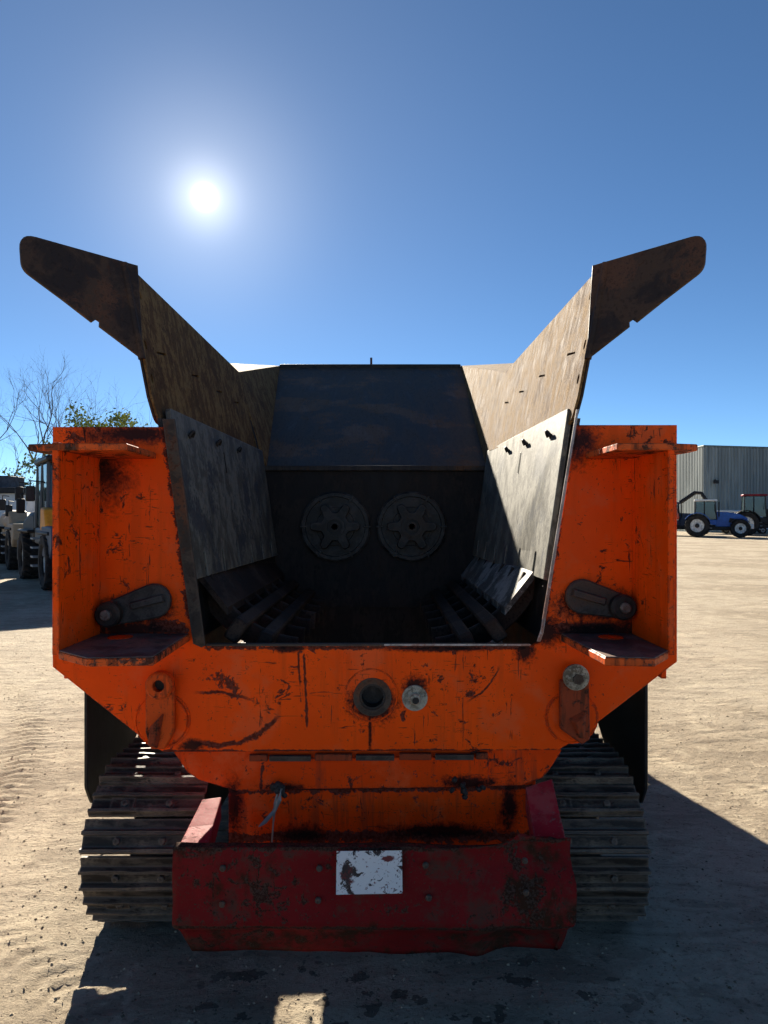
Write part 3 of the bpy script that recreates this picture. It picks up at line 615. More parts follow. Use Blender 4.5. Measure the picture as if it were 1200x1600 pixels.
part('antenna', MB().cyl((W(580, 570, 6.9).x, 6.9, 2.6), (W(580, 560, 6.9).x, 6.9, W(580, 559, 6.9).z), .011, n=8), M['black'])
for s in (-1, 1):
    c0 = Vector((CX + .005 + s * .234, 4.40, 1.562))
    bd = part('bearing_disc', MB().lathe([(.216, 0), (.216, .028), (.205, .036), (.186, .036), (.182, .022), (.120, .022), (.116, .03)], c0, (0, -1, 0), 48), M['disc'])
    lob = []
    for i in range(72):
        a = 2 * math.pi * i / 72; da = (a + math.pi / 6) % (math.pi / 3) - math.pi / 6; lob.append((.088 + .064 * math.exp(-(da / .26) ** 4), a))
    hub = part('lobed_hub', MB().plate([(r * math.cos(a), r * math.sin(a)) for r, a in lob], .05, o=c0 + Vector((0, -.085, 0)), bevel=.006), M['disc'], parent=bd)
    part('hub_ring', MB().lathe([(.062, 0), (.062, .018), (.046, .018), (.046, -.0)], c0 + Vector((0, -.0855, 0)), (0, -1, 0), 28, closed=True), M['disc'], parent=hub)
    for i in range(6):
        a = R(60 * i); q_ = c0 + Vector((.122 * math.cos(a), -.0852, .122 * math.sin(a)))
        part('lobe_hole', MB().cyl(q_, q_ + Vector((0, -.003, 0)), .017, n=14), M['black'], parent=hub)
    part('hub_bore', MB().cyl(c0 + Vector((0, -.0852, 0)), c0 + Vector((0, -.0875, 0)), .0455, n=28), M['black'], parent=hub)
    part('hub_nut', MB().lathe([(.030, 0), (.030, .014), (.020, .014), (.014, .002)], c0 + Vector((0, -.0855, 0)), (0, -1, 0), 20), M['disc'], parent=hub)
    for i in range(6):
        a = R(60 * i); q_ = c0 + Vector((.195 * math.cos(a), -.0365, .195 * math.sin(a)))
        part('retainer_bar', MB().box(-.022, .022, -.006, 0, -.006, .006, Matrix.Translation(q_) @ Matrix.Rotation(-a, 4, 'Y')), M['disc'], 0.002, bd)
    # comb of curved ribs and two long bars on this side of the trough
    for j in range(6):
        Zr = 2.88 + j * .255
        def ap(r, a): return (CX + s * (.234 + r * math.cos(a)), 1.562 + r * math.sin(a))
        ai = [R(-22 - 62 * i / 12) for i in range(13)]
        ringp = [ap(.435, a) for a in ai] + [ap(.52, a) for a in reversed(ai)]
        if s < 0: ringp = list(reversed(ringp))
        part('comb_rib', MB().plate(ringp, .028, o=(0, Zr, 0), bevel=.004), M['bar'])
    for ang_, rr in ((-55, .452), (-70, .452)):
        a = R(ang_); x = CX + s * (.234 + rr * math.cos(a)); z = 1.562 + rr * math.sin(a)
        Mx = Matrix.Translation((x, 0, z)) @ Matrix.Rotation(s * (math.pi / 2 + a) * -1, 4, 'Y')
        part('comb_bar', MB().box(-.028, .028, 2.70, 4.36, -.05, .042, Mx), M['bar'], 0.010)
    led = [(.655, 1.405), (.545, 1.265), (.545, 1.235), (.66, 1.375)]
    pts = [(CX + s * x, z) for x, z in led]
    part('trough_ledge', MB().hexa([(x, 2.79, z) for x, z in pts], [(x, 4.38, z) for x, z in pts]), M['sunlit_ledge'] if s > 0 else M['bar'])  # right ledge lighter: sunlight painted into its steel, left one kept dark
    part('pit_light_shield', MB().box(min(CX + s * .70, CX + s * .715), max(CX + s * .70, CX + s * .715), 2.64, 4.42, .96, 1.40), M['edge'])  # casing sheet added to keep light from leaking into the trough
part('front_pit_plate', MB().box(CX - .70, CX + .70, 2.665, 2.68, .80, 1.12), M['edge'])
part('discharge_belt', MB().box(CX - .50, CX + .50, 2.70, 9.6, .66, .70), M['belt'])
for j in range(3):
    g = MB(); z = .72
    g.tube([(CX - .1 + .18 * j, 2.9, z + .02), (CX - .02 + .15 * j, 3.3, z + .05), (CX + .03 + .16 * j, 3.8, z + .02)], .022, 6); part('scrap_strip', g, M['bar'])

# body behind the hopper: side panels, engine housing, chassis
for s in (-1, 1):
    xa, xb = sorted((CX + s * 1.08, CX + s * 1.10))
    op = [(2.64, 1.02), (6.95, 1.02), (6.95, 1.95), (2.64, 1.95)]
    hl = [[(5.45, 1.30), (6.35, 1.30), (6.35, 1.86), (5.45, 1.86)], [(4.30, 1.25), (5.15, 1.25), (5.15, 1.80), (4.30, 1.80)]] if s < 0 else ()
    if s < 0: mb = MB().plate(op, .02, o=(xa, 0, 0), ux=(0, 1, 0), uy=(0, 0, 1), holes=hl, bevel=.002)
    else: mb = MB().plate([(-y, z) for y, z in op], .02, o=(xb, 0, 0), ux=(0, -1, 0), uy=(0, 0, 1), bevel=.002)
    part('side_panel', mb, M['orange'])
    part('chassis_beam', MB().box(min(CX + s * .18, CX + s * .28), max(CX + s * .18, CX + s * .28), 3.0, 7.0, .40, .62), M['black'], .01)
part('engine_housing', MB().box(CX - 1.0, CX + 1.0, 6.42, 7.0, 1.04, 2.25), M['orange'], .03)
part('sun_patch_blocker', MB().box(CX - .62, CX + .62, 3.58, 3.62, .28, .53), M['black'])  # unseen beam added to cut off the far edge of the sun patch
part('exhaust_stack', MB().cyl((CX + .6, 6.8, 2.2), (CX + .6, 6.8, 2.62), .05), M['black'])

# crawler tracks
def track(s):
    ri, Z0, Z1 = .285, 2.935, 6.25; zc = ri + .028
    xc = CX + s * (1.055 - .215)
    t = empty('crawler_track', L0 + Vector((xc, 0, 0))); t.parent = root
    Ls = Z1 - Z0; per = 2 * Ls + 2 * math.pi * ri; n = int(round(per / .128)); pitch = per / n
    for i in range(n):
        u = (i + .35) * pitch
        if u < Ls: y, z, a = Z0 + u, zc + ri, 0.0
        elif u < Ls + math.pi * ri: th = (u - Ls) / ri; y, z, a = Z1 + ri * math.sin(th), zc + ri * math.cos(th), -th
        elif u < 2 * Ls + math.pi * ri: y, z, a = Z1 - (u - Ls - math.pi * ri), zc - ri, math.pi
        else: th = (u - 2 * Ls - math.pi * ri) / ri; y, z, a = Z0 - ri * math.sin(th), zc - ri * math.cos(th), math.pi - th
        o = bpy.data.objects.new('track_shoe', SHOE[(i * 7) % 3]); col.objects.link(o); o.parent = t
        o.location = (random.uniform(-.005, .005), y, z); o.rotation_euler = (a + random.uniform(-.02, .02), 0, random.uniform(-.006, .006))
    for Zc in (Z0, Z1):
        part('idler_wheel', MB().lathe([(.08, -.07), (.20, -.07), (.245, -.05), (.245, .05), (.20, .07), (.08, .07)], (0, Zc, zc), (1, 0, 0), 28), M['dark'], parent=t)
    part('track_frame', MB().box(-.10, .10, Z0 + .1, Z1 - .1, .16, .46), M['black'], .02, t)
    return t
SHOE = []
for v in range(3):
    rs = random.Random(v + 3); hw = .215; g = MB(); L = .0605
    g.box(-hw, hw, -L, L, -.006, .006)
    for yy in (-.047, .0, .047) if False else (-.048, .014):
        n = 9; a = []; c_ = []
        for i in range(n):
            x = -hw + 2 * hw * i / (n - 1); w0 = .0075 + rs.uniform(-.0015, .0015); hh = .030 + rs.uniform(-.004, .002)
            a.append([(x, yy - .011, .006), (x, yy + .011, .006), (x, yy + w0 * .75, hh), (x, yy - w0 * .75, hh)])
        vs = [p_ for r_ in a for p_ in r_]; fs = []
        for i in range(n - 1):
            for k in range(4): fs.append((i * 4 + k, i * 4 + (k + 1) % 4, (i + 1) * 4 + (k + 1) % 4, (i + 1) * 4 + k))
        fs += [(3, 2, 1, 0), tuple((n - 1) * 4 + k for k in range(4))]
        g.add(vs, fs)
    for bx_ in (-.085, .085): g.lathe([(.014, .006), (.014, .020), (.010, .023)], (bx_, -.017, 0), (0, 0, 1), 6)
    if v == 1: g.box(-.14, -.05, -.04, .005, .006, .013)
    SHOE.append(g.mesh('track_shoe', M['shoe']))
for s in (-1, 1):
    track(s)
    xo = CX + s * 1.074; x0, x1 = sorted((xo, xo + s * .014))
    gp = rounded([(2.775, 1.06), (2.775, .56), (2.83, .475), (3.15, .475), (3.5, .72), (3.5, 1.06)], [.01, .05, .04, .05, .05, .01])
    mb = MB().plate(gp if s < 0 else [(-y, z) for y, z in gp], .014, o=(x0 if s < 0 else x1, 0, 0), ux=(0, 1, 0) if s < 0 else (0, -1, 0), uy=(0, 0, 1), bevel=.003)
    part('track_guard', mb, M['black'])
    xi0, xi1 = sorted((CX + s * .62, CX + s * 1.07))
    part('guard_top', MB().box(xi0, xi1, 2.80, 3.0, 1.045, 1.06), M['black'])

# red bumper apron: stiff on the left, crumpled at the right end, with ragged underside
nu, nvv = 60, 22; vs = []; fs = []
rs = np.random.RandomState(3)
for i in range(nu + 1):
    u = i / nu; x = (270 - 600) / F * 2.4 + u * (630 / F * 2.4)
    crump = max(0, (u - .58) / .42) ** 1.2
    for j in range(nvv + 1):
        v = j / nvv
        if v < .10: y, z = 2.44 - .04 * v / .10, .503
        elif v < .66: q_ = (v - .10) / .56; y, z = 2.40 - .012 * q_, .503 - .268 * q_
        else: q_ = (v - .66) / .34; y, z = 2.388 + .045 * min(1, q_ * 4) + .09 * q_, .235 - .155 * q_
        f1 = float(fbm(np.array([u * 9.0]), np.array([v * 4.0]), 3, 61)[0]); f2 = float(fbm(np.array([u * 5.0 + 9]), np.array([v * 2.5]), 2, 71)[0])
        y += .010 * f1 + crump * (.12 * f2 + .045 * math.sin(9 * v + 7 * u)); z += crump * .035 * float(fbm(np.array([u * 7.0]), np.array([v + 3.0]), 2, 81)[0])
        if v < .3: z += .022 * math.exp(-((u - .865) / .03) ** 2) - .008 * max(0, (u - .90) / .1)
        if v > .66: z += (.030 * (.25 + u) * float(fbm(np.array([u * 6.0]), np.array([.5]), 3, 91)[0]) - .02 * math.exp(-((u - .72) / .12) ** 2)) * (v - .66) / .34
        xx = x + (crump * .02 * f1) + (-.035 * max(0, (v - .66) / .34) if u > .97 else (.03 * max(0, (v - .66) / .34) * (1 - u) ** 4))
        vs.append((xx * .95, y * .95, EYE - (EYE - z) * .95))
for i in range(nu):
    for j in range(nvv):
        a = i * (nvv + 1) + j; fs.append((a, a + nvv + 1, a + nvv + 2, a + 1))
bump_o = MB().add(vs, fs).build('bumper_apron', M['red'], root, 0, 50, L0)
md = bump_o.modifiers.new('solid', 'SOLIDIFY'); md.thickness = .012; md.offset = 1
bp_pts = [(348, 1357), (499, 1357), (665, 1352), (820, 1345), (347, 1413), (497, 1407), (670, 1403), (822, 1395)]
for px, py in bp_pts:
    q_ = W(px, py, 2.383 * .95)
    part('bolt', MB().lathe([(.010, -.004), (.010, .003), (.006, .006)], q_, (0, -1, 0), 10), M['edge'], parent=bump_o)
skn = [W(526, 1330, 2.378 * .95), W(628, 1329, 2.378 * .95), W(629, 1396, 2.373 * .95), W(525, 1398, 2.373 * .95)]
part('sticker', MB().hexa([v for v in skn], [v + Vector((0, .0015, 0)) for v in skn]), M['sticker'], parent=bump_o)
# bumper arms
for s, ol in ((-1, [((316, 1249), (346, 1245)), ((294, 1292), (334, 1288)), ((271, 1337), (321, 1333))]), (1, [((821, 1230), (863, 1216)), ((829, 1275), (874, 1268)), ((836, 1318), (886, 1318))])):
    Zs = (2.60, 2.46, 2.315) if s < 0 else (2.60, 2.49, 2.365); top = [(W(a[0], a[1], z), W(c_[0], c_[1], z)) for (a, c_), z in zip(ol, Zs)]
    g = MB()
    for k in range(2):
        (a0, a1), (b0, b1) = top[k], top[k + 1]; dn = Vector((0, 0, -.08)); dn2 = Vector((0, 0, -.08))
        g.hexa([a0, a1, b1, b0], [a0 + dn, a1 + dn, b1 + dn2, b0 + dn2])
    part('bumper_arm', g, M['red_arm'], .003)
part('nose_box', MB().box(CX - .42, CX + .58, 2.68, 2.9, .45, .60), M['black'])

# ------------------------------------------------------------------ yard vehicles
TY = simple('tyre_rubber', (0.022, 0.020, 0.019), 0.85, var=.4); RIMW = simple('rim_white', (0.55, 0.55, 0.53), 0.45); GL = None
b = NB('vehicle_glass'); GL = b.finish((0.10, 0.16, 0.17), 0.06, 0.0); b.b.inputs['Transmission Weight'].default_value = 0.55
BLUE = simple('tractor_blue', (0.018, 0.095, 0.36), 0.3, var=.1); BLACK = simple('vehicle_black', (0.014, 0.014, 0.015), 0.5)
WHITE = simple('vehicle_white', (0.62, 0.62, 0.60), 0.4, var=.05); REDR = simple('tractor_red', (0.20, 0.012, 0.018), 0.4); CREAM = simple('vehicle_cream', (0.30, 0.23, 0.155), 0.5, var=.07)
GREY = simple('vehicle_grey', (0.26, 0.28, 0.30), 0.45, var=.08); YEL = simple('vehicle_yellow', (0.62, 0.26, 0.02), 0.45, var=.08); NAVY = simple('vehicle_navy', (0.018, 0.035, 0.075), 0.45, var=.08)
b = NB('beacon_amber'); AMB = b.finish((0.80, 0.22, 0.01), 0.25)
LAMP = simple('lamp_lens', (0.75, 0.76, 0.74), 0.2, var=.05)

def wheel(par, x, y, r, wd, side, name='wheel', lug=True, rim_m=None, steer=0.0):
    e = empty(name, (x, y, r), steer); e.parent = par
    g = MB(); h = wd / 2
    g.lathe([(r * .56, -h * .8), (r * .66, -h), (r * .90, -h), (r * .955, -h * .8), (r * .965, 0), (r * .955, h * .8), (r * .90, h), (r * .66, h), (r * .56, h * .8)], (0, 0, 0), (0, 1, 0), 32, closed=True)
    if lug:
        n = 18
        for i in range(n):
            for sd in (-1, 1):
                a = 2 * math.pi * (i + (.5 if sd > 0 else 0)) / n
                Mx = Matrix.Rotation(a, 4, 'Y') @ Matrix.Translation((0, sd * h * .48, r * .975)) @ Matrix.Rotation(sd * R(38), 4, 'Z')
                g.box(-r * .040, r * .040, -h * .55, h * .55, -r * .035, r * .028, Mx)
    g.build('tyre', TY, e)
    o = MB().lathe([(r * .57, -h * .7), (r * .57, h * .62), (r * .50, h * .66), (r * .48, h * .40), (r * .22, h * .30), (r * .20, h * .52), (r * .06, h * .55)], (0, 0, 0), (0, side, 0), 28)
    o.build('rim', rim_m or RIMW, e)
    MB().lathe([(r * .19, h * .56), (r * .12, h * .66)], (0, 0, 0), (0, side, 0), 14).build('hub', BLACK, e)
    return e
def prism(mb, pts, y0, y1): return mb.hexa([(x, y0, z) for x, z in pts], [(x, y1, z) for x, z in pts])
def cab(par, x0, x1, z0, z1, hw, roof_m, post_m, rake=.12):
    c = empty('cab', (0, 0, 0)); c.parent = par
    for y in (-hw, hw):
        for xa_, xb_ in ((x0, x0 + rake * .4), (x1, x1 - rake), ((x0 + x1) / 2 - .1, (x0 + x1) / 2 - .1)):
            MB().tube([(xa_, y, z0), (xb_, y * .94, z1)], .045, 6).build('pillar', post_m, c)
        prism(MB(), [(x0 + .03, z0 + .05), (x1 - .03, z0 + .05), (x1 - rake - .03, z1 - .04), (x0 + rake * .4 + .03, z1 - .04)], y * .955 - .006, y * .955 + .006).build('window', GL, c)
    MB().hexa([(x1 + .0, -hw * .93, z0 + .06), (x1, hw * .93, z0 + .06), (x1 - rake, hw * .9, z1 - .03), (x1 - rake, -hw * .9, z1 - .03)], [(x1 - .012, -hw * .93, z0 + .06), (x1 - .012, hw * .93, z0 + .06), (x1 - rake - .012, hw * .9, z1 - .03), (x1 - rake - .012, -hw * .9, z1 - .03)]).build('windscreen', GL, c)
    MB().hexa([(x0 + .012, -hw * .93, z0 + .06), (x0 + .012, hw * .93, z0 + .06), (x0 + rake * .4 + .012, hw * .9, z1 - .03), (x0 + rake * .4 + .012, -hw * .9, z1 - .03)], [(x0, -hw * .93, z0 + .06), (x0, hw * .93, z0 + .06), (x0 + rake * .4, hw * .9, z1 - .03), (x0 + rake * .4, -hw * .9, z1 - .03)]).build('rear_window', GL, c)
    MB().box(x0 - .06, x1 + .05, -hw - .04, hw + .04, z1, z1 + .15).build('roof', roof_m, c, .05)
    MB().box(x0 + .2, x0 + .7, -.25, .25, z0 - .3, z0 + .55).build('seat', BLACK, c, .06)
    MB().lathe([(.17, -.015), (.2, 0), (.17, .015)], (x1 - .5, 0, z0 + .45), (-.5, 0, .8), 16).build('steering_wheel', BLACK, c)
    return c
def fender(par, x, r, y0, y1, mat, a0=10, a1=165, t=.05):
    n = 12; a = [R(a0 + (a1 - a0) * i / n) for i in range(n + 1)]; g = MB(); z = r
    pts = [(x + (r * 1.12) * math.cos(q_), z + (r * 1.12) * math.sin(q_)) for q_ in a] + [(x + (r * 1.12 - t) * math.cos(q_), z + (r * 1.12 - t) * math.sin(q_)) for q_ in reversed(a)]
    g.hexa([(px, y0, pz) for px, pz in pts], [(px, y1, pz) for px, pz in pts]).build('fender', mat, par)
def tractor(loc, rz, label, body, roof, size=1.0, wb=3.0, rr=.90, fr=.70, post=None, roofz=2.78):
    t = empty('tractor', loc, rz); t.scale = (size,) * 3; tag(t, label, 'tractor', 'tractors parked in front of the shed')
    for y, sd in ((-.85, -1), (.85, 1)):
        wheel(t, 0, y, rr, .50, sd); wheel(t, wb, y, fr, .40, sd)
        fender(t, 0, rr, y - .24 if sd > 0 else y - .30, y + .30 if sd > 0 else y + .24, body, 5, 150); fender(t, wb, fr, y - .2, y + .2, BLACK, 35, 160, .03)
    hood = prism(MB(), [(1.25, 1.05), (1.30, 1.98), (2.1, 1.95), (3.0, 1.78), (3.5, 1.50), (3.62, 1.0), (3.4, .80), (1.3, .82)], -.42, .42).build('bonnet', body, t, .06)
    for y in (-.425, .425): prism(MB(), [(2.2, 1.15), (2.3, 1.5), (3.0, 1.36), (3.05, 1.1)], y - .004, y + .004).build('grille', BLACK, hood)
    for y in (-.25, .25): MB().box(3.45, 3.60, y - .14, y + .14, 1.16, 1.42).build('headlight', LAMP, t, .02)
    MB().box(-.5, 3.2, -.32, .32, .55, 1.0).build('chassis', BLACK, t, .05)
    MB().box(3.45, 3.95, -.42, .42, .66, 1.02).build('front_weight', WHITE, t, .05)
    cab(t, -.15, 1.38, 1.35, roofz, .72, roof, post or BLACK)
    MB().box(-.2, 1.35, -.7, .7, .95, 1.36).build('cab_floor', body, t, .04)
    MB().tube([(1.55, -.45, 1.6), (1.55, -.45, 2.75)], .05, 8).build('exhaust', BLACK, t)
    for y in (-.95, .95):
        MB().tube([(1.2, y * .78, 2.5), (1.25, y * 1.1, 2.45), (1.25, y * 1.12, 2.2)], .018, 5).build('mirror_arm', BLACK, t)
        MB().box(1.22, 1.27, y * 1.12 - .1, y * 1.12 + .1, 1.95, 2.3).build('mirror', BLACK, t, .02)
    for j in range(3): MB().box(.75 + .02 * j, 1.05, -.95, -.80, .45 + .25 * j, .49 + .25 * j).build('step', GREY, t)
    return t
def ground_at(px, Z): return ((px - 600) / F * Z, Z, 0.0)
ZT = 58.0
tractor(ground_at(1089, ZT), -.40, 'blue tractor with white cab roof standing side-on in front of grey shed', BLUE, WHITE, size=1.04)
tractor(ground_at(1164, ZT + 5.5), -.36, 'black tractor with dark red cab roof at the right edge', BLACK, REDR, roofz=2.95, size=1.18)
t3 = tractor(ground_at(1036, ZT + 5), -.42, 'dark blue loader tractor half hidden behind the orange pocket', NAVY, NAVY)
ar = empty('loader_arm', (0, 0, 0)); ar.parent = t3
for y in (-.62, .62): MB().tube([(1.4, y, 2.9), (2.6, y, 3.75), (3.1, y, 3.7), (3.7, y, 2.7)], .15, 6).build('boom', BLACK, ar)
MB().box(3.5, 3.9, -.8, .8, 2.1, 2.75).build('carriage', BLACK, ar, .05)

def van(loc, rz, label, mat):
    t = empty('van', loc, rz); tag(t, label, 'van', 'vans parked behind the tractors')
    body = prism(MB(), [(-2.4, .4), (-2.4, 2.15), (-2.2, 2.3), (.9, 2.3), (1.3, 2.15), (1.9, 1.35), (2.5, 1.15), (2.6, .45)], -.95, .95).build('body', mat, t, .08)
    for y in (-.956, .956):
        prism(MB(), [(.55, 1.3), (.55, 2.05), (1.1, 2.05), (1.65, 1.35)], y - .004, y + .004).build('side_window', GL, t)
        prism(MB(), [(-2.0, 1.35), (-2.0, 2.0), (.3, 2.0), (.3, 1.35)], y - .004, y + .004).build('rear_side_window', GL, t)
    for x in (-1.5, 1.7):
        for y, sd in ((-.88, -1), (.88, 1)): wheel(t, x, y, .34, .22, sd, lug=False, rim_m=GREY)
    MB().hexa([(1.33, -.8, 2.1), (1.33, .8, 2.1), (1.9, .8, 1.38), (1.9, -.8, 1.38)], [(1.345, -.8, 2.11), (1.345, .8, 2.11), (1.915, .8, 1.39), (1.915, -.8, 1.39)]).build('windscreen', GL, t)
    for y in (-.7, .7): MB().box(2.50, 2.58, y - .15, y + .15, .85, 1.05).build('headlight', LAMP, t)
    return t
van(ground_at(1128, ZT + 11), R(-20), 'white van parked behind the blue tractor against the shed', WHITE)
van(ground_at(1160, ZT + 12), R(-22), 'pale blue van parked between the two tractors', simple('van_pale_blue', (0.34, 0.44, 0.60), .35))

# loaders on the left; heading runs from the far wheel towards the camera
HD = Vector((2.0, -2.95, 0)); LRZ = math.atan2(HD.y, HD.x)
def loader(loc, rz, label, body, lower, accent, beacon, cabm, has_cab=True):
    t = empty('wheel_loader', loc, rz); tag(t, label, 'loader', 'loaders parked by the white building')
    r = .62
    for x in (0.0, 3.45):
        for y, sd in ((-.80, -1), (.80, 1)): wheel(t, x, y, r, .46, sd)
    MB().box(-.7, 4.1, -.52, .52, .50, 1.0).build('chassis', BLACK, t, .05)
    MB().box(2.55, 4.05, -1.02, 1.02, 1.22, 1.30).build('mudguard', BLACK, t, .03)
    MB().box(-.85, .95, -1.0, 1.0, 1.22, 1.30).build('mudguard', BLACK, t, .03)
    prism(MB(), [(3.0, .72), (3.0, 1.42), (4.35, 1.42), (4.35, .95), (4.15, .72)], -.98, -.45).build('fuel_tank', lower, t, .04)
    prism(MB(), [(2.75, 1.30), (2.8, 1.85), (3.3, 1.80), (3.5, 1.45), (3.45, 1.30)], -.97, -.45).build('side_cover', accent, t, .05)
    prism(MB(), [(-1.0, .95), (-1.05, 1.55), (.2, 1.78), (1.0, 1.75), (1.0, .95)], -.85, .85).build('engine_cover', body, t, .12)
    if has_cab: cab(t, .95, 2.75, 1.35, 2.92, .80, BLACK, cabm, .22)
    else: prism(MB(), [(.9, 1.3), (.95, 1.62), (2.2, 1.75), (3.2, 1.62), (3.9, 1.30)], -.9, .9).build('bonnet', body, t, .12)
    MB().box(.9, 2.8, -.82, .82, .95, 1.36).build('cab_base', cabm, t, .05)
    prism(MB(), [(.3, 1.75), (.4, 2.05), (4.3, 1.75), (4.9, 1.2), (4.7, 1.0), (4.2, 1.45)], .30, .75).build('lift_arm', body, t, .05)
    MB().box(4.6, 5.2, -.9, .9, .35, .95).build('fork_carriage', BLACK, t, .05)
    for j in range(4):
        MB().box(1.5, 1.9, -1.0, -.84, .42 + .22 * j, .46 + .22 * j).build('step', GREY, t)
    if beacon:
        bc = MB().lathe([(.085, 0), (.085, .15), (.05, .19)], (2.3, -.55, 3.075), (0, 0, 1), 16).build('beacon', AMB, t)
        MB().cyl((2.3, -.55, 3.05), (2.3, -.55, 3.09), .10).build('beacon_base', BLACK, bc)
        MB().lathe([(.09, 0), (.08, .04)], (2.79, -.5, 2.98), (1, 0, 0), 16).build('work_lamp', LAMP, t)
    for (x, y, zz) in ((2.4, -1.12, 2.25), (1.0, -1.15, 1.98), (.35, -1.1, 2.3)) if has_cab else ((2.0, -1.0, 2.1), (3.2, -.95, 1.9)):
        MB().tube([(x - .1, -.8, zz + .2), (x, y, zz + .22), (x, y, zz)], .018, 5).build('mirror_arm', BLACK, t)
        MB().box(x - .04, x + .04, y - .1, y + .1, zz - .26, zz + .1).build('mirror', BLACK, t, .03)
    return t
nearw = Vector(ground_at(83, 15.9)); side = Vector((-HD.y, HD.x, 0)).normalized()      # left side of the heading
fwd = HD.normalized()
org = nearw - fwd * 3.45 + side * .80
loader((org.x, org.y, 0), LRZ, 'wheel loader with grey cab and amber beacon beside the orange machine', BLACK, NAVY, YEL, True, simple('cab_dark_grey', (0.07, 0.08, 0.09), .45, var=.08))
o2 = Vector(ground_at(24, 22.0)) - fwd * 3.45 + side * .80
loader((o2.x, o2.y, 0), LRZ, 'low cream vehicle with black mirrors at the left edge', CREAM, CREAM, CREAM, False, CREAM, False)

# ------------------------------------------------------------------ buildings
def ribbed(p0, p1, z0, z1, pitch, depth):
    p0 = Vector(p0); p1 = Vector(p1); d = (p1 - p0); L = d.length; d.normalize(); n = Vector((d.y, -d.x, 0))
    vs = []; x = 0.0; prof = [(0, 0), (.30, 0), (.42, 1), (.72, 1), (.84, 0)]
    while x < L:
        for a, h in prof:
            q_ = p0 + d * min(L, x + a * pitch) + n * (h * depth); vs += [(q_.x, q_.y, z0), (q_.x, q_.y, z1)]
        x += pitch
    m = len(vs) // 2
    return MB().add(vs, [(2 * i, 2 * i + 2, 2 * i + 3, 2 * i + 1) for i in range(m - 1)])
b = NB('shed_cladding'); p = b.pos(); nn = b.noise(b.mapping(p, (1, 1, .12)), .9, 6, .65)
CLAD = b.finish(b.mix(b.ramp(nn, .3, .7), (0.15, 0.175, 0.175), (0.23, 0.26, 0.255)), .5)
K = Vector((33.8, 75.0, 0)); Rg = Vector((62.0, 82.0, 0)); Lk = Vector((33.9, 110.0, 0)); Bk = Rg + (Lk - K)
shed = empty('storage_shed', K); tag(shed, 'tall grey-green ribbed steel shed behind the tractors', 'shed')
ribbed((0, 0, 0), Rg - K, 0, 9.1, .40, .09).build('front_wall', CLAD, shed, ang=20)
ribbed(Lk - K, (0, 0, 0), 0, 9.1, .40, .09).build('side_wall', CLAD, shed, ang=20)
TR = simple('shed_trim', (0.12, 0.15, 0.145), .5)
rp = [Vector((0, 0, 9.1)), (Rg - K) + Vector((0, 0, 9.1)), (Bk - K) + Vector((0, 0, 9.1)), (Lk - K) + Vector((0, 0, 9.1))]
mid0 = (rp[0] + rp[1]) / 2 + Vector((0, 0, 0)); r0 = (rp[0] + rp[3]) / 2 + Vector((0, 0, 2.0)); r1 = (rp[1] + rp[2]) / 2 + Vector((0, 0, 2.0))
MB().add(rp + [r0, r1], [(0, 1, 5, 4), (2, 3, 4, 5), (0, 4, 3), (1, 2, 5)]).build('roof', TR, shed)
MB().tube([rp[3] + Vector((-.06, 0, .02)), rp[0] + Vector((-.06, -.06, .02)), rp[1] + Vector((0, -.06, .02))], .11, 6).build('gutter', TR, shed)
fl = MB().box(.9, 1.35, -.5, -.12, 5.15, 5.5).build('floodlight', BLACK, shed, .03)
MB().box(1.05, 1.2, -.14, .0, 5.2, 5.6).build('bracket', BLACK, fl)

wb_ = empty('low_building', (-24.0, 33.0, 0)); tag(wb_, 'low white rendered building with flat black roof behind the loaders', 'building')
WALL = simple('white_render', (0.62, 0.64, 0.66), .8, var=.12, scale=1.0)
MB().box(-8, 7.4, 0, 7, 0, 2.72).build('wall', WALL, wb_)
rf = MB().box(-8.3, 7.65, -.3, 7.3, 2.72, 2.98).build('roof', BLACK, wb_, .03)
MB().box(2.2, 5.9, 1.2, 2.8, 2.98, 3.62).build('roof_unit', simple('roof_unit_grey', (.06, .065, .08), .7), rf, .04)
for x in (-5, -1.5): 
    d_ = MB().box(x, x + 1.1, -.03, .01, 1.0, 2.1).build('window', GL, wb_); MB().box(x - .06, x + 1.16, -.05, -.031, .93, .99).build('sill', WHITE, d_)

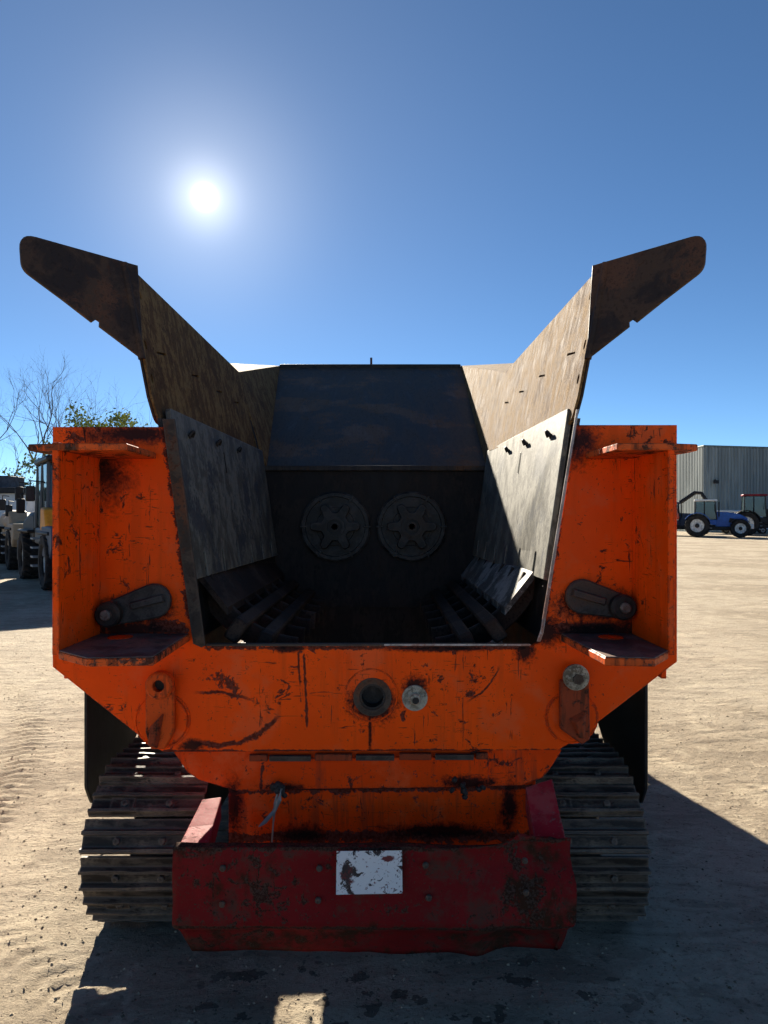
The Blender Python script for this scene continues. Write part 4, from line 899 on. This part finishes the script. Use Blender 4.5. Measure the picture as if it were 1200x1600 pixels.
# ------------------------------------------------------------------ trees
BARK = simple('bark', (0.085, 0.068, 0.055), .9); LEAF = simple('young_leaf', (0.22, 0.25, 0.06), .7, var=.5, scale=2)
DLEAF = simple('hedge_leaf', (0.055, 0.065, 0.025), .8, var=.5, scale=2)
def tree(px, Z, H, seed, label, leaves=0, leafm=None, spread=.5, lsize=.10, group='trees beyond the yard', bush=False):
    rs = random.Random(seed); x, y, _ = ground_at(px, Z)
    t = empty('bare_tree' if not leaves else ('shrub' if bush else 'leafing_tree'), (x, y, 0)); tag(t, label, 'shrub' if bush else 'tree', group)
    g = MB(); tips = []; tr = MB()
    def grow(p, d, L, r, lvl):
        n = 4; pts = [p]; rr = [r]
        for i in range(n):
            d = (d + Vector((rs.gauss(0, .13), rs.gauss(0, .13), rs.gauss(.03, .08)))).normalized(); p = p + d * (L / n); pts.append(p); rr.append(r * (1 - .55 * (i + 1) / n))
        (tr if lvl == 0 else g).tube(pts, rr, 6 if lvl < 2 else 3)
        if lvl >= 6 or r < .0035: tips.append(p); return
        tips.append(p) if lvl > 2 else None
        k = rs.choice((2, 3, 3)) if lvl else rs.choice((3, 4))
        for i in range(k):
            q_ = pts[rs.choice((2, 3, 4))] if i else pts[-1]
            an = rs.uniform(0, 6.28); sp = spread * rs.uniform(.6, 1.35)
            u = d.orthogonal().normalized(); v = d.cross(u)
            nd = (d + (u * math.cos(an) + v * math.sin(an)) * sp).normalized()
            grow(q_, nd, L * rs.uniform(.62, .86), r * rs.uniform(.42, .62), lvl + 1)
    stems = 1 if not bush else 5
    for i in range(stems):
        grow(Vector((rs.uniform(-.3, .3) * (stems > 1), rs.uniform(-.3, .3) * (stems > 1), -.05)), Vector((rs.uniform(-.1, .1) + (rs.uniform(-.5, .5) if bush else 0), 0, 1)).normalized(), H * .30, H * .0155, 0)
    tr.build('trunk', BARK, t); g.build('branches' if not leaves else 'limbs', BARK, t)
    if leaves:
        lm = MB()
        for i in range(leaves):
            c0 = rs.choice(tips) + Vector((rs.gauss(0, .16), rs.gauss(0, .16), rs.gauss(0, .16))); u = Vector((rs.gauss(0, 1), rs.gauss(0, 1), rs.gauss(0, 1))).normalized(); v = u.orthogonal().normalized(); s_ = lsize * rs.uniform(.5, 1.2)
            lm.add([c0 - u * s_, c0 + v * s_ * .5, c0 + u * s_, c0 - v * s_ * .5], [(0, 1, 2, 3)])
        me = bpy.data.meshes.new('crown'); me.from_pydata(lm.v, [], lm.f); me.materials.append(leafm or LEAF); link('crown', me, t)
    return t
tree(58, 44, 11.5, 4, 'tallest bare tree behind the loader cab')
tree(88, 46, 12.0, 11, 'bare tree with wide branches rising over the orange pocket')
tree(-22, 40, 10.5, 21, 'bare tree at the left edge above the white building')
tree(14, 50, 9.0, 31, 'short bare tree between the left edge and the tallest tree')
tree(138, 42, 8.6, 5, 'tree with fresh yellow-green leaves above the orange pocket', leaves=2600, lsize=.13)
tree(238, 60, 13.0, 8, 'distant bare treetop just left of the raised wing')
tree(30, 42, 4.4, 13, 'dark leafy shrub behind the white building', leaves=1500, leafm=DLEAF, lsize=.10, bush=True, group='shrubs behind the building')
